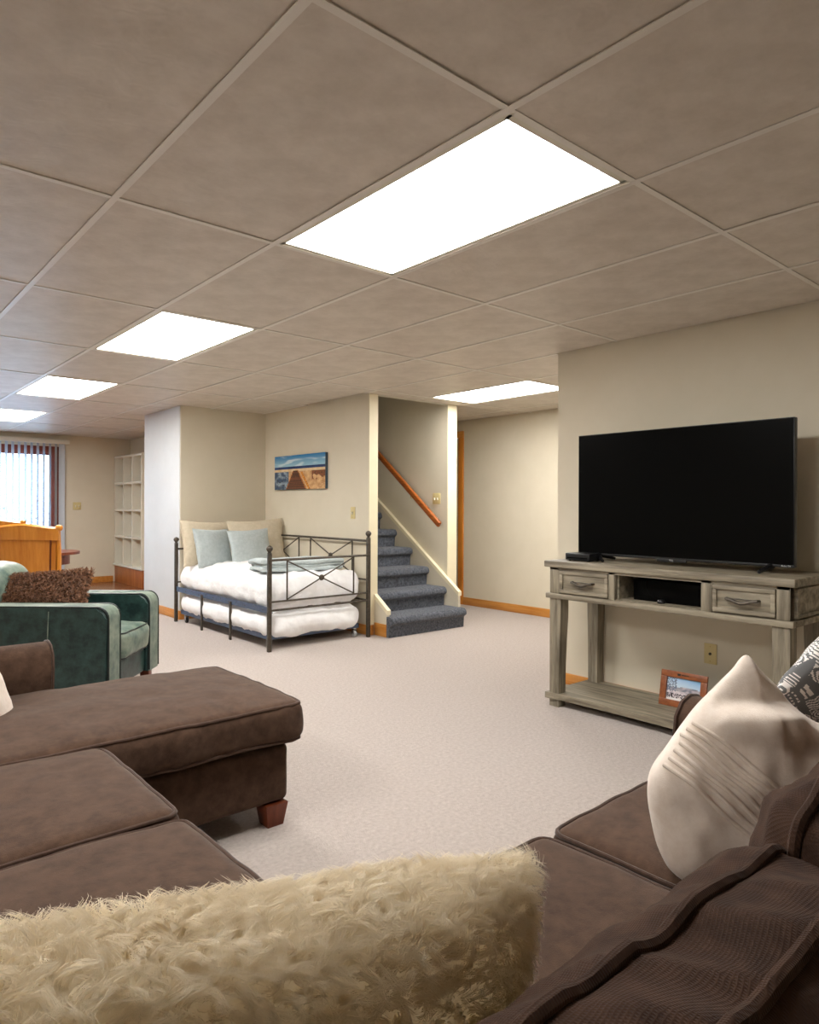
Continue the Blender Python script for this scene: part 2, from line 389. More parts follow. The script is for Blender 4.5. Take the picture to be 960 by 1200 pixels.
# ------------------------------------------------------------------ room shell
XL, YB, YF = -2.4, -2.4, 11.15
def sbox(name, *b, m='wall', parent=None, bev=0):
    bm = BM(); box(bm, *b, bev=bev); return struct(name, bm, M[m], parent, smooth=bool(bev))
bm = BM(); box(bm, XL-.1, 6.1, YB-.1, 8.0, -.06, 0); struct('floor', bm, M['carpet'])
bm = BM(); box(bm, XL-.1, 3.75, 8.0, YF+.1, -.06, 0); struct('floor_wood', bm, M['laminate'])
sbox('wall_left', XL-.1, XL, YB-.1, YF+.1, 0, 2.33)
sbox('wall_back', XL, 3.94, YB-.1, YB, 0, 2.33)
sbox('wall_right', 3.82, 3.94, YB, 2.885, 0, 2.33)
bm = BM(); box(bm, 2.86, 3.94, 6.98, 8.02, 0, 2.33); struct('wall_column', bm, M['wall'], smooth=False)
bm = BM(); box(bm, 2.853, 2.86, 6.992, 8.01, .092, H); struct('wall_column_face', bm, M['panel'], smooth=False)  # thin sheet over the column's left side, paler and greyer than the wall
bm = BM(); box(bm, 3.85, 3.94, 5.04, 6.98, 0, 2.33); struct('wall_picture', bm, M['wall'], smooth=False)
sbox('wall_alcove', 3.75, 3.85, 8.02, YF+.1, 0, 2.33)
bm = BM(); box(bm, XL, -1.1, YF, YF+.12, 0, 2.33); box(bm, 2.74, 3.75, YF, YF+.12, 0, 2.33); box(bm, -1.1, 2.74, YF, YF+.12, 2.06, 2.33)
struct('wall_far', bm, M['wall'], smooth=False)
sbox('wall_hall_near', 3.94, 6.07, 1.9, 2.0, 0, 2.33)
bm = BM(); box(bm, 5.95, 6.07, 2.0, 5.97, 0, 2.33); box(bm, 5.95, 6.07, 5.97, 6.77, 2.04, 2.33); box(bm, 5.95, 6.07, 6.77, 7.6, 0, 2.33)
struct('wall_hall', bm, M['wall'], smooth=False)
sbox('wall_hall_far', 4.99, 5.95, 7.5, 7.6, 0, 2.33)
sbox('wall_stair_right', 4.87, 4.99, 5.06, 8.6, 0, 3.7)
bm = BM(); box(bm, 3.86, 3.94, 5.1, 8.6, 2.33, 3.7); box(bm, 3.86, 3.94, 8.02, 8.6, 0, 2.33); struct('wall_stair_left', bm, M['wall'], smooth=False)
sbox('wall_stair_far', 3.94, 4.87, 8.5, 8.6, 0, 3.7)
# ceiling: slab above, then hung boards and runners as pieces
bm = BM(); box(bm, XL-.1, 6.1, YB-.1, 5.05, 2.34, 2.4); box(bm, XL-.1, 3.86, 5.05, YF+.1, 2.34, 2.4); box(bm, 4.99, 6.1, 5.05, 7.6, 2.34, 2.4); box(bm, 3.86, 4.99, 5.0, 8.6, 3.7, 3.76); box(bm, 3.94, 4.87, 5.05, 5.1, 2.229, 3.7)
ceil = struct('ceiling', bm, M['white'], smooth=False)
GX, GY, DX, DY = 1.3665, 1.195, .61, 1.22
G2, G4 = GX+2*DX, GX+4*DX
RECTS = [(XL, G2, YB, YF), (G2, G4, YB, 6.075), (G2, 3.85, 6.075, 6.98), (G2, 2.86, 6.98, 8.02), (G2, 3.75, 8.02, YF), (G4, 5.95, 2.885, 5.05), (3.94, 5.95, 2.0, 2.885), (4.99, 5.95, 5.05, 7.5)]
LIGHTS = {(0, 0), (0, 2), (0, 4), (0, 6), (5, 2), (-4, 0)}
tile_mesh = {}
for i in range(-7, 9):
    for j in range(-4, 9):
        for R in RECTS:
            x0, x1 = max(GX+i*DX, R[0]), min(GX+(i+1)*DX, R[1]); y0, y1 = max(GY+j*DY, R[2]), min(GY+(j+1)*DY, R[3])
            if x1-x0 < .03 or y1-y0 < .03 or (i, j) in LIGHTS: continue
            a0 = .006; key = (round(x1-x0, 3), round(y1-y0, 3))
            if key not in tile_mesh:
                bm = BM(); box(bm, -(x1-x0)/2+a0, (x1-x0)/2-a0, -(y1-y0)/2+a0, (y1-y0)/2-a0, 0, .014)
                t = obj('ceiling_tile', bm, M['tile'], ceil, smooth=False); tile_mesh[key] = t.data
            else:
                t = link(bpy.data.objects.new('ceiling_tile', tile_mesh[key])); t.parent = ceil
            t.location = ((x0+x1)/2, (y0+y1)/2, H+.003+random.uniform(0, .003))
run_mesh = {}
def runner(x0, x1, y0, y1):
    along = (y1-y0) > (x1-x0); cx, cy = (x0+x1)/2, (y0+y1)/2; a, b = (x1-x0)/2, (y1-y0)/2
    key = (round(a, 3), round(b, 3))
    if key not in run_mesh:
        bm = BM(); box(bm, -a, a, -b, b, 0, .003)
        if along: box(bm, -.002, .002, -b, b, .003, .03)
        else: box(bm, -a, a, -.002, .002, .003, .03)
        o = obj('grid_runner', bm, M['tbar'], ceil, smooth=False); run_mesh[key] = o.data
    else:
        o = link(bpy.data.objects.new('grid_runner', run_mesh[key])); o.parent = ceil
    o.location = (cx, cy, H+(0 if along else .0004))
for R in RECTS:
    xs = [GX+i*DX for i in range(-7, 10) if R[0]-.001 <= GX+i*DX < R[1]-.02]
    for x in xs: runner(x-.012, x+.012, R[2], R[3])
    ends = sorted(set([R[0]]+xs+[R[1]]))
    for j in range(-4, 10):
        y = GY+j*DY
        if not R[2]-.001 <= y < R[3]-.02: continue
        for xa, xb in zip(ends, ends[1:]):
            if xb-xa > .05: runner(xa+(.0121 if xa in xs else 0), xb-(.0121 if xb != R[1] or R[1] in (G2, G4) else 0), y-.011, y+.011)
LL = {(0, 0): 'large glowing ceiling light panel nearest the camera', (0, 2): 'second glowing ceiling light panel along the row, beyond the nearest one',
      (0, 4): 'third glowing ceiling light panel along the row', (0, 6): 'farthest glowing ceiling light panel, close to the patio door', (5, 2): 'glowing ceiling light panel in front of the stairs and hallway',
      (-4, 0): 'ceiling light panel over the left end of the sofa, outside the photo'}
for (i, j) in sorted(LIGHTS):
    x0, y0 = GX+i*DX, GY+j*DY
    r = empty('ceiling_light', (x0+DX/2, y0+DY/2, H), LL[(i, j)], 'light', 'recessed ceiling light panels')
    bm = BM(); box(bm, x0+.02, x0+DX-.02, y0+.02, y0+DY-.02, H+.006, H+.01); obj('diffuser', bm, M['lamp'], r, smooth=False)
    bm = BM(); t = .022
    for b in ((x0+.012, x0+t+.012, y0+.012, y0+DY-.012), (x0+DX-t-.012, x0+DX-.012, y0+.012, y0+DY-.012), (x0+t, x0+DX-t, y0+.012, y0+t+.012), (x0+t, x0+DX-t, y0+DY-t-.012, y0+DY-.012)): box(bm, *b, H+.002, H+.007)
    obj('frame', bm, M['white'], r, smooth=False)
    bm = BM(); box(bm, x0+.015, x0+DX-.015, y0+.015, y0+DY-.015, H+.03, H+.1); obj('housing', bm, M['white'], r, smooth=False)
# baseboards
def bb(name, x0, x1, y0, y1, m='oak', h=.092):
    bm = BM(); box(bm, x0, x1, y0, y1, 0, h, bev=.004); struct(name, bm, M[m])
bb('baseboard_far', 2.76, 3.49, YF-.014, YF); bb('baseboard_right', 3.806, 3.82, YB, 2.885, h=.074); bb('baseboard_right_end', 3.806, 3.95, 2.885, 2.899)
bb('baseboard_picture', 3.836, 3.85, 5.03, 6.98); bb('baseboard_picture_end', 3.836, 3.9, 5.026, 5.04); bb('baseboard_column', 2.846, 2.86, 6.97, 8.02)
bb('baseboard_nook', 2.86, 3.836, 6.966, 6.98); bb('baseboard_hall', 5.936, 5.95, 2.0, 5.9); bb('baseboard_left', XL, XL+.014, YB, YF); bb('baseboard_back', XL+.014, 3.806, YB, YB+.014)
# wall corner bead on the stair partition ends
bm = BM(); box(bm, 3.845, 3.945, 5.032, 5.04, .09, H); struct('trim_1', bm, M['cream'], smooth=False)
bm = BM(); box(bm, 4.866, 4.994, 5.052, 5.06, 0, H); struct('trim_2', bm, M['cream'], smooth=False)
# hall door with casing
d = empty('door_2', (5.95, 6.37, 0), kind='structure')
bm = BM(); box(bm, 5.97, 6.01, 5.985, 6.755, .01, 2.03, bev=.003); obj('door_panel', bm, M['white'], d)
bm = BM(); lathe(bm, [(.012, 0), (.012, .03), (.028, .04), (.03, .06), (.018, .072)], (5.97, 6.05, 1.0), 'X'); bmesh.ops.scale(bm, vec=(-1, 1, 1), space=Matrix.Translation((-5.97, 0, 0)), verts=bm.verts[:]); obj('door_knob', bm, M['chrome'], d)
for a, b in ((5.895, 5.975), (6.765, 6.845)):
    bm = BM(); box(bm, 5.93, 5.97, a, b, 0, 2.03, bev=.004); obj('casing', bm, M['oakz'], d)
bm = BM(); box(bm, 5.93, 5.97, 5.895, 6.845, 2.03, 2.11, bev=.004); obj('casing', bm, M['oak'], d)

# ------------------------------------------------------------------ patio door, blind, outdoors
d = empty('door_1', (1.73, YF+.06, 0), kind='structure')
for (a, b) in ((-1.1, -1.02), (.72, .8), (2.60, 2.74)):
    bm = BM(); box(bm, a, b, YF+.02, YF+.11, 0, 2.06, bev=.004); obj('jamb', bm, M['redframe'], d)
bm = BM(); box(bm, -1.02, 2.60, YF+.02, YF+.11, 1.93, 2.06, bev=.004); obj('header', bm, M['redframe'], d)
bm = BM(); box(bm, -1.02, 2.60, YF+.02, YF+.11, 0, .05, bev=.004); obj('sill', bm, M['redframe'], d)
bm = BM(); box(bm, 1.62, 1.72, YF+.03, YF+.10, .05, 1.93, bev=.004); obj('meeting_stile', bm, M['redframe'], d)
for a, b, y in ((-1.02, .72, .05), (.8, 1.66, .05), (1.68, 2.60, .08)):
    bm = BM(); box(bm, a, b, YF+y, YF+y+.008, .05, 1.93); obj('pane', bm, M['glass'], d, smooth=False)
bl = empty('vertical_blind', (1.7, YF-.06, 0), 'white vertical blind with turned vanes and a valance over the patio door', 'blind')
bm = BM(); box(bm, -1.2, 2.835, YF-.1, YF-.002, 2.095, 2.16, bev=.006); obj('valance', bm, M['white'], bl)
vm = None
for k in range(49):
    x = 2.735-.0805*k
    ang = math.radians(56) if k else math.radians(4)
    if vm is None or k == 1:
        bm = BM(); n = 6; wv_ = .085
        A = []
        for s in range(n+1):
            t = s/n*2-1; A.append((t*wv_/2, .006*(1-t*t)))
        prism(bm, A+[(x_, y_-.0015) for x_, y_ in reversed(A)], 'Z', .06, 2.095)
        o = obj('vane', bm, M['vane'], bl, world=False); vm = o.data
    else:
        o = link(bpy.data.objects.new('vane', vm)); o.parent = bl
    o.location = (x-1.7, 0, 0); o.rotation_euler = (0, 0, ang)
bm = BM(); box(bm, -12, 16, YF+.12, 60, -.2, -.1); struct('ground', bm, M['snow'], smooth=False)
def shrub(x, y, h, seed, label):
    rnd = random.Random(seed); r = empty('bare_shrub', (x, y, -.1), label, 'shrub', 'bare shrubs beyond the patio door')
    bm, lf = BM(), BM()
    for k in range(11):
        a = rnd.uniform(0, 2*PI); p = Vector((x, y, -.1)); dr = Vector((math.cos(a)*.35, math.sin(a)*.35, 1)).normalized(); pts = [p.copy()]
        for s in range(6):
            p = p+dr*h/6*rnd.uniform(.8, 1.1); dr = (dr+Vector((rnd.uniform(-.3, .3), rnd.uniform(-.3, .3), .05))).normalized(); pts.append(p.copy())
            for q in range(5):
                c = p+Vector((rnd.gauss(0, .18), rnd.gauss(0, .18), rnd.gauss(0, .12))); sz = rnd.uniform(.02, .05)
                e1 = Vector((rnd.gauss(0, 1), rnd.gauss(0, 1), rnd.gauss(0, 1))).normalized()*sz; e2 = e1.orthogonal().normalized()*sz*.6
                lf.faces.new([lf.verts.new(c+e1), lf.verts.new(c+e2), lf.verts.new(c-e1), lf.verts.new(c-e2)])
        tube(bm, pts, [.016*(1-s/8) for s in range(7)], n=5)
    obj('branches', bm, M['bark'], r); o = obj('leaves', lf, M['leaf'], r, smooth=False); o['kind'] = 'stuff'
shrub(2.9, 15.2, 1.5, 1, 'bare grey shrub seen through the right side of the blind'); shrub(2.1, 17.5, 1.7, 2, 'bare grey shrub seen through the left side of the blind, farther out')

# ------------------------------------------------------------------ staircase and hall rail
st = empty('staircase', (4.38, 4.78, 0), 'flight of stairs covered in dark blue carpet, rising behind the daybed wall', 'stairs')
RISE, GO, Y0 = .187, .265, 4.785
for k in range(1, 13):
    y, z = Y0+GO*(k-1), RISE*k
    y2 = y+GO+.02; zb = 0 if k == 1 else z-RISE-.01
    prof = [(y2, zb), (y+.02, zb), (y+.014, z-.085)]
    for a in range(7):
        t = PI+.35-(PI/2+.35)*a/6; prof.append((y+.022+.045*math.cos(t), z-.045+.045*math.sin(t)))
    prof.append((y2, z))
    bm = BM(); x0, x1 = (3.943, 4.852) if k == 1 else (3.943, 4.835)
    prism(bm, prof, 'X', x0, x1)
    bmesh.ops.bevel(bm, geom=[e for e in bm.edges if len(e.link_faces) == 2 and e.calc_face_angle(0) > 1.2 and abs(e.verts[0].co.x-e.verts[1].co.x) < 1e-6], offset=.012, segments=2, affect='EDGES')
    o = obj('carpeted_step', bm, M['stair'], st)
    if k == 1:
        bm = BM(); prism(bm, [(yy if yy < y+.06 else y+.06, zz) for yy, zz in prof], 'X', 3.903, 3.9429); obj('carpet_wrap', bm, M['stair'], o)
sl = RISE/GO
def stringer(name, x0, x1, ya, yb, off, m, cap):
    bm = BM(); za = .19+(ya-4.785)*sl+off; zb = .19+(yb-4.785)*sl+off
    prism(bm, [(ya, 0), (yb, 0), (yb, zb), (ya, za)], 'X', x0, x1); o = struct(name, bm, M[m], smooth=False)
    bm = BM(); prism(bm, [(ya-.01, za-.012), (yb, zb-.012), (yb, zb+.03), (ya-.01, za+.03)], 'X', x0-.006, x1+.006); obj('cap', bm, M[cap], o, smooth=False)
stringer('trim_3', 4.838, 4.87, 4.87, 8.4, .06, 'wall', 'cream')
stringer('trim_4', 3.912, 3.94, 4.847, 5.04, -.02, 'wall', 'cream')
bb('baseboard_stair', 3.9, 3.912, 4.847, 5.025, h=.115)
hr = empty('handrail', (4.80, 5.1, 1.0), 'sloping varnished wooden handrail fixed to the stairwell wall', 'handrail')
bm = BM(); a, b = Vector((4.80, 5.10, 1.0)), Vector((4.80, 7.3, 2.69)); dr = (b-a).normalized(); upv = Vector((1, 0, 0)).cross(dr)
Mx = Matrix((Vector((1, 0, 0)), dr, upv)).transposed().to_4x4(); Mx.translation = a
box(bm, -.02, .02, 0, (b-a).length, -.03, .03, bev=.012, seg=3, mat=Mx); obj('rail', bm, M['darkoak'] if 'darkoak' in M else wood('rail_varnish', S(136, 70, 26), S(176, 100, 42), 'Y', rough=.3), hr)
for t in (.55, 1.5):
    p = a+dr*t; bm = BM(); tube(bm, [p+upv*-.028, p+upv*-.06+Vector((.02, 0, 0)), p+Vector((.066, 0, -.07))], .007, n=8); lathe(bm, [(.026, 0), (.026, .006)], (4.862, p.y, p.z-.07), 'X'); obj('bracket', bm, M['brass'], hr)

# ------------------------------------------------------------------ wall plates
def plate(name, label, cat, c, n, w_, h_, toggles, m='almond', group=None):
    """n: outward normal axis '-x' or '-y'"""
    r = empty(name, c, label, cat, group); T = Matrix.Translation(c)
    if n == '-x': T = T @ Matrix.Rotation(-PI/2, 4, 'Z')
    bm = BM(); box(bm, -w_/2, w_/2, -.006, 0, -h_/2, h_/2, bev=.003, mat=T); obj('cover_plate', bm, M[m], r)
    for tx in toggles:
        bm = BM(); box(bm, tx-.005, tx+.005, -.02, -.005, -.012, .012, bev=.002, mat=T @ Matrix.Rotation(.3, 4, 'X')); obj('toggle', bm, M['white'], r)
    for tx in (toggles or [0]):
        for sz in (-1, 1):
            bm = BM(); lathe(bm, [(.003, 0), (.003, .002), (.001, .0025)], (0, 0, 0), 'Y', n=8); bm.transform(T @ Matrix.Translation((tx, -.006, sz*h_*.36)) @ Matrix.Rotation(PI, 4, 'Z')); obj('screw', bm, M['brass'], r)
    return r, T
plate('light_switch', 'almond single switch on the wall right of the beach picture', 'switch', (3.85, 5.29, 1.126), '-x', .072, .115, [0])
plate('light_switch', 'almond double switch on the stairwell wall beside the handrail end', 'switch', (4.87, 5.22, 1.272), '-x', .115, .115, [-.023, .023])
plate('light_switch', 'almond double switch on the far wall right of the patio door', 'switch', (2.962, YF, 1.177), '-y', .115, .115, [-.023, .023])
r, T = plate('cable_outlet', 'almond coaxial outlet plate low on the wall under the television console', 'outlet', (3.82, 1.823, .364), '-x', .073, .115, [])
bm = BM(); lathe(bm, [(.008, 0), (.008, .004), (.0045, .004), (.0045, .012), (.002, .012)], (0, 0, 0), 'Y', n=10); bm.transform(T @ Matrix.Translation((0, -.006, 0)) @ Matrix.Rotation(PI, 4, 'Z')); obj('coax_jack', bm, M['iron'], r)

# ------------------------------------------------------------------ beach picture
pc = empty('canvas_picture', (3.85, 6.216, 1.365), 'wide canvas print of a boardwalk to the sea, hung above the daybed', 'picture')
bm = BM(); box(bm, 3.818, 3.85, 5.717, 6.715, 1.365, 1.728, bev=.003); obj('stretched_canvas', bm, mat('canvas_edge', S(74, 90, 104), rough=.7), pc)
def lerp(a, b, t): t = max(0, min(1, t)); return tuple(a[i]+(b[i]-a[i])*t for i in range(3))+(1,)
def beach(u, v):
    n1 = nz((u*14, v*9, 1)); n2 = nz((u*40, v*26, 5))
    if v > .68:
        c = lerp(S(150, 190, 205), S(30, 116, 170), (v-.68)/.30); c = lerp(c, S(205, 220, 222), smooth01((nz((u*5, v*10, 2))-.05)*2.5)*.8); return c
    if v > .61: return lerp(S(34, 66, 116), S(24, 48, 92), n1+.5)
    l, r_ = .40-.16*(.61-v)/.61, .47+.19*(.61-v)/.61
    if l < u < r_ and v < .56:
        if abs(u-l) < .014 or abs(u-r_) < .02: return lerp(S(206, 120, 40), S(90, 50, 26), n2+.4)
        return lerp(S(112, 66, 40), S(70, 42, 30), .5+.5*math.sin(1/(.66-v)*30)+n2*.4)
    if .03 < u-r_ < .07 and v < .5: return lerp(S(222, 146, 30), S(150, 80, 24), n2+.4)
    if v > .52: return lerp(S(222, 200, 160), S(204, 176, 132), n1+.5)
    if u < .3: return lerp(lerp(S(52, 76, 104), S(150, 166, 178), n1*1.4+.35), S(36, 42, 48), n2*1.6)
    if u > .75 and v > .36-.2*n1: return lerp(S(140, 78, 40), S(88, 56, 36), n2+.5)
    return lerp(lerp(S(214, 172, 122), S(178, 128, 80), n1+.5), S(236, 204, 160), n2*.9)
printed('print', beach, 110, 40, lambda u, v: (3.8172, 6.715-.998*u, 1.365+.363*v), M['print'], pc)

# ------------------------------------------------------------------ television console and what stands on it
cx0, cx1, cy0, cy1 = 3.33, 3.79, 1.215, 2.585
ct = empty('console_table', ((cx0+cx1)/2, 1.9, 0), 'weathered grey wood console table with two drawers and a low shelf', 'console')
bm = BM(); box(bm, cx0-.015, cx1+.012, cy0-.015, cy1+.02, .83, .868, bev=.006); obj('tabletop', bm, M['greywood'], ct)
bm = BM()
for b in ((cx0+.01, cx1, cy0+.01, cy0+.03), (cx0+.01, cx1, cy1-.035, cy1-.015), (cx0+.03, cx1, 2.12, 2.14), (cx0+.03, cx1, 1.61, 1.63)): box(bm, *b, .668, .83)
box(bm, cx1-.012, cx1, cy0+.03, cy1-.035, .668, .83); box(bm, cx0+.012, cx1, cy0+.03, cy1-.035, .668, .68)
obj('case', bm, M['greywood'], ct, smooth=False)
for y0, y1 in ((cy0+.01, 1.285), (1.585, 1.64), (2.13, 2.168), (2.502, cy1-.015)):
    bm = BM(); box(bm, cx0, cx0+.03, y0, y1, .675, .83, bev=.002); obj('stile', bm, M['greywoodz'], ct)
bm = BM(); box(bm, cx0, cx0+.03, cy0+.01, cy1-.015, .816, .83); obj('top_rail', bm, M['greywood'], ct, smooth=False)
bm = BM()
for b in ((cx0-.012, cx0+.02, cy0-.008, cy1+.01), (cx0+.02, cx1, cy0-.008, cy0+.02), (cx0+.02, cx1, cy1-.02, cy1+.01)): box(bm, *b, .645, .675, bev=.004)
obj('moulding', bm, M['greywood'], ct)
for y0, y1 in ((1.288, 1.582), (2.171, 2.499)):
    dw = obj('drawer', (lambda b_: (box(b_, cx0+.004, cx0+.3, y0, y1, .682, .814, bev=.002), b_)[1])(BM()), M['greywood'], ct)
    bm = BM(); t = .022
    for b in ((y0, y1, .682, .682+t), (y0, y1, .814-t, .814), (y0, y0+t, .682+t, .814-t), (y1-t, y1, .682+t, .814-t)): box(bm, cx0-.006, cx0+.006, *b, bev=.004)
    obj('drawer_frame', bm, M['greywood'], dw)
    bm = BM(); c = (y0+y1)/2; w2 = .075 if y1 < 2 else .07
    tube(bm, [(cx0+.004, c-w2, .752), (cx0-.02, c-w2+.004, .752), (cx0-.024, c-w2*.6, .748), (cx0-.027, c-w2*.3, .74), (cx0-.028, c, .737), (cx0-.027, c+w2*.3, .74), (cx0-.024, c+w2*.6, .748), (cx0-.02, c+w2-.004, .752), (cx0+.004, c+w2, .752)], [.006, .008, .007, .009, .010, .009, .007, .008, .006], n=8)
    tube(bm, [(cx0-.02, c-w2, .754), (cx0-.021, c, .755), (cx0-.02, c+w2, .754)], .0035, n=6)
    obj('handle', bm, M['iron'], dw)
bm = BM(); box(bm, cx0+.06, cx1-.05, cy0-.002, cy0+.012, .70, .80, bev=.003); obj('side_panel', bm, M['greywood'], ct)
bm = BM()
for b in ((cx0+.045, cx1-.03, .682, .7), (cx0+.045, cx1-.03, .80, .818), (cx0+.045, cx0+.068, .7, .8), (cx1-.055, cx1-.03, .7, .8)): box(bm, b[0], b[1], cy0-.006, cy0+.012, b[2], b[3], bev=.002)
obj('side_frame', bm, M['greywood'], ct)
for (ax, ay) in ((cx0, cy0+.01), (cx0, cy1-.095), (cx1-.08, cy0+.01), (cx1-.08, cy1-.095)):
    bm = BM(); out = 1 if ay > 2 else -1
    yo = ay+.08 if out > 0 else ay
    def sec(z, wd):
        a0, a1 = (yo-wd, yo) if out > 0 else (yo, yo+wd)
        xa, xb = (ax, ax+wd) if ax < 3.5 else (ax+.08-wd, ax+.08)
        return [bm.verts.new(p) for p in ((xa, a0, z), (xb, a0, z), (xb, a1, z), (xa, a1, z))]
    zs = [(0.0, .066), (.08, .066), (.2, .067), (.4, .072), (.53, .077), (.6, .078), (.645, .078)]
    rings = [sec(*q) for q in zs]
    for A, B in zip(rings, rings[1:]):
        for k in range(4): bm.faces.new((A[k], A[(k+1) % 4], B[(k+1) % 4], B[k]))
    bm.faces.new(rings[0][::-1]); bm.faces.new(rings[-1])
    obj('leg', bm, M['greywoodz'], ct)
bm = BM()
prism(bm, [(cx0-.015, cy1+.008), (cx0-.015, cy1-.04), (cx0+.0, cy1-.1), (cx0+.012, 2.2), (cx0+.016, 1.9), (cx0+.012, 1.6), (cx0+.0, cy0+.1), (cx0-.015, cy0+.04), (cx0-.015, cy0-.008), (cx1, cy0-.008), (cx1, cy1+.008)], 'Z', .045, .08)
obj('low_shelf', bm, M['greywood'], ct, smooth=False)
# television
tv = empty('television', (3.57, 1.907, .868), 'large black flat television standing on the grey console', 'television')
bm = BM(); box(bm, 3.55, 3.585, 1.288, 2.526, .9, 1.628, bev=.004); obj('housing', bm, M['black'], tv)
bm = BM(); box(bm, 3.585, 3.63, 1.5, 2.3, .93, 1.3, bev=.01); obj('rear_housing', bm, M['black'], tv)
bm = BM(); box(bm, 3.5485, 3.551, 1.293, 2.521, .914, 1.623); obj('screen', bm, M['tvscreen'], tv, smooth=False)
bm = BM(); box(bm, 3.5475, 3.552, 1.288, 2.526, .9, .912, bev=.001); box(bm, 3.5465, 3.556, 1.83, 2.0, .888, .905, bev=.002); obj('bottom_bezel', bm, M['black'], tv)
for y in (1.395, 2.40):
    bm = BM()
    for s, dy in ((-1, -.11 if y > 2 else .02), (1, -.05 if y > 2 else .05)):
        tube(bm, [(3.568, y, .908), (3.568+s*.03, y+dy*.3, .897), (3.568+s*.11, y+dy, .8775)], [.016, .014, .009], n=8)
    obj('foot', bm, M['black'], tv)
TM = Matrix.Rotation(-PI/2, 4, 'Z') @ Matrix.Rotation(PI/2, 4, 'X')
text_mesh('logo', 'TCL', .014, Matrix.Translation((3.5462, 1.915, .897)) @ TM, M['silver'], tv)
text_mesh('logo', 'Roku TV', .012, Matrix.Translation((3.5472, 1.325, .9065)) @ TM, M['silver'], tv)
bx = empty('cable_box', (3.47, 2.44, .868), 'small black set-top box on the left end of the console', 'box')
bm = BM(); box(bm, 3.405, 3.535, 2.345, 2.515, .873, .915, bev=.005); obj('casing', bm, M['black'], bx)
bm = BM(); box(bm, 3.403, 3.407, 2.36, 2.50, .884, .89); obj('front_strip', bm, M['tvscreen'], bx, smooth=False)
for y in (2.365, 2.495):
    for x in (3.425, 3.515):
        bm = BM(); lathe(bm, [(.008, 0), (.008, .006)], (x, y, .868), n=8); obj('rubber_foot', bm, M['black'], bx)
bm = BM(); box(bm, 3.415, 3.72, 1.655, 2.065, .68, .795, bev=.005); single('media_player', bm, M['tvscreen'], 'black media box inside the open middle shelf of the console', 'box')
r = empty('remote_receiver', (3.38, 1.885, .68), 'little black receiver knob at the front of the console opening', 'receiver')
bm = BM(); lathe(bm, [(.02, 0), (.024, .008), (.018, .018), (.004, .021)], (3.39, 1.885, .68)); obj('body', bm, M['black'], r)
bm = BM(); ball(bm, (3.376, 1.892, .694), .005, 8); obj('light_lens', bm, M['chrome'], r)
# picture frame on the shelf
pf = empty('photo_frame', (3.63, 1.885, .08), 'small brown wooden frame with a snowy village photo, on the low console shelf', 'frame')
FM = Matrix.Translation((3.615, 1.885, .08)) @ Matrix.Rotation(math.radians(-86), 4, 'Z') @ Matrix.Rotation(math.radians(-12), 4, 'X')
fw_, fh_, ft = .26, .195, .036
bm = BM()
for b in ((-fw_/2, fw_/2, 0, ft), (-fw_/2, fw_/2, fh_-ft, fh_), (-fw_/2, -fw_/2+ft, ft, fh_-ft), (fw_/2-ft, fw_/2, ft, fh_-ft)): box(bm, b[0], b[1], -.014, 0, b[2], b[3], bev=.003, mat=FM)
obj('moulding', bm, wood('frame_walnut', S(126, 70, 40), S(156, 92, 54), 'X', rough=.35), pf)
bm = BM(); box(bm, -fw_/2+.01, fw_/2-.01, -.002, .006, .01, fh_-.01, mat=FM); obj('backing', bm, M['black'], pf, smooth=False)
bm = BM(); box(bm, -.025, .025, .006, .01, 0, .15, mat=FM @ Matrix.Translation((0, .012, 0)) @ Matrix.Rotation(math.radians(-10), 4, 'X')); obj('easel', bm, M['black'], pf, smooth=False)
def snow(u, v):
    n1 = nz((u*9, v*9, 3)); n2 = nz((u*40, v*40, 8))
    if u < .3 and v > .4 and n2 > -.05: return S(120, 130, 150)
    if v > .55+.12*math.sin(u*3)*u: return lerp(S(214, 228, 240), S(120, 176, 222), (v-.5)*1.6+(u-.5)*.4)
    if v > .42: return lerp(S(110, 116, 130), S(200, 190, 196), n1+.5)
    if v < .12: return S(236, 232, 230)
    if v < .3 and n2 > .05: return S(70, 66, 70)
    return lerp(S(232, 222, 224), S(180, 170, 180), n1+.4)
printed('photo', snow, 40, 26, lambda u, v: FM @ Vector((-fw_/2+ft-.003+(fw_-2*ft+.006)*u, -.0028, ft-.003+(fh_-2*ft+.006)*v)), M['photo'], pf)
bm = BM(); box(bm, -.035, -.018, -.0146, -.0135, fh_-.024, fh_-.012, mat=FM); box(bm, -.012, .03, -.0146, -.0135, fh_-.02, fh_-.015, mat=FM); obj('engraving', bm, M['leather_pipe'], pf, smooth=False)

# ------------------------------------------------------------------ daybed
bx0, bx1, by0, by1 = 2.78, 3.79, 4.97, 6.89
db = empty('daybed', ((bx0+bx1)/2, (by0+by1)/2, 0), 'dark iron daybed with crossed bar panels and ball finials in the corner nook', 'bed')
for (x, y, h) in ((bx0, by0, .80), (bx0, by1, .80), (bx1, by0, .90), (bx1, by1, .90)):
    bm = BM(); box(bm, x-.016, x+.016, y-.016, y+.016, 0, h, bev=.004); p = obj('post', bm, M['iron'], db)
    bm = BM(); lathe(bm, [(.016, h), (.022, h+.004), (.012, h+.012), (.018, h+.02), (.026, h+.032), (.028, h+.042), (.024, h+.054), (.012, h+.064), (.003, h+.067)], (x, y, 0)); obj('finial', bm, M['iron'], p)
def bar(name, a, b, r=.008, parent=db, m='iron'):
    bm = BM(); tube(bm, [a, b], r, n=8); return obj(name, bm, M[m], parent)
def disc(c, ax, parent=db):
    bm = BM(); lathe(bm, [(.006, -.014), (.022, -.010), (.026, 0), (.022, .010), (.006, .014)], c, ax); return obj('medallion', bm, M['iron'], parent)
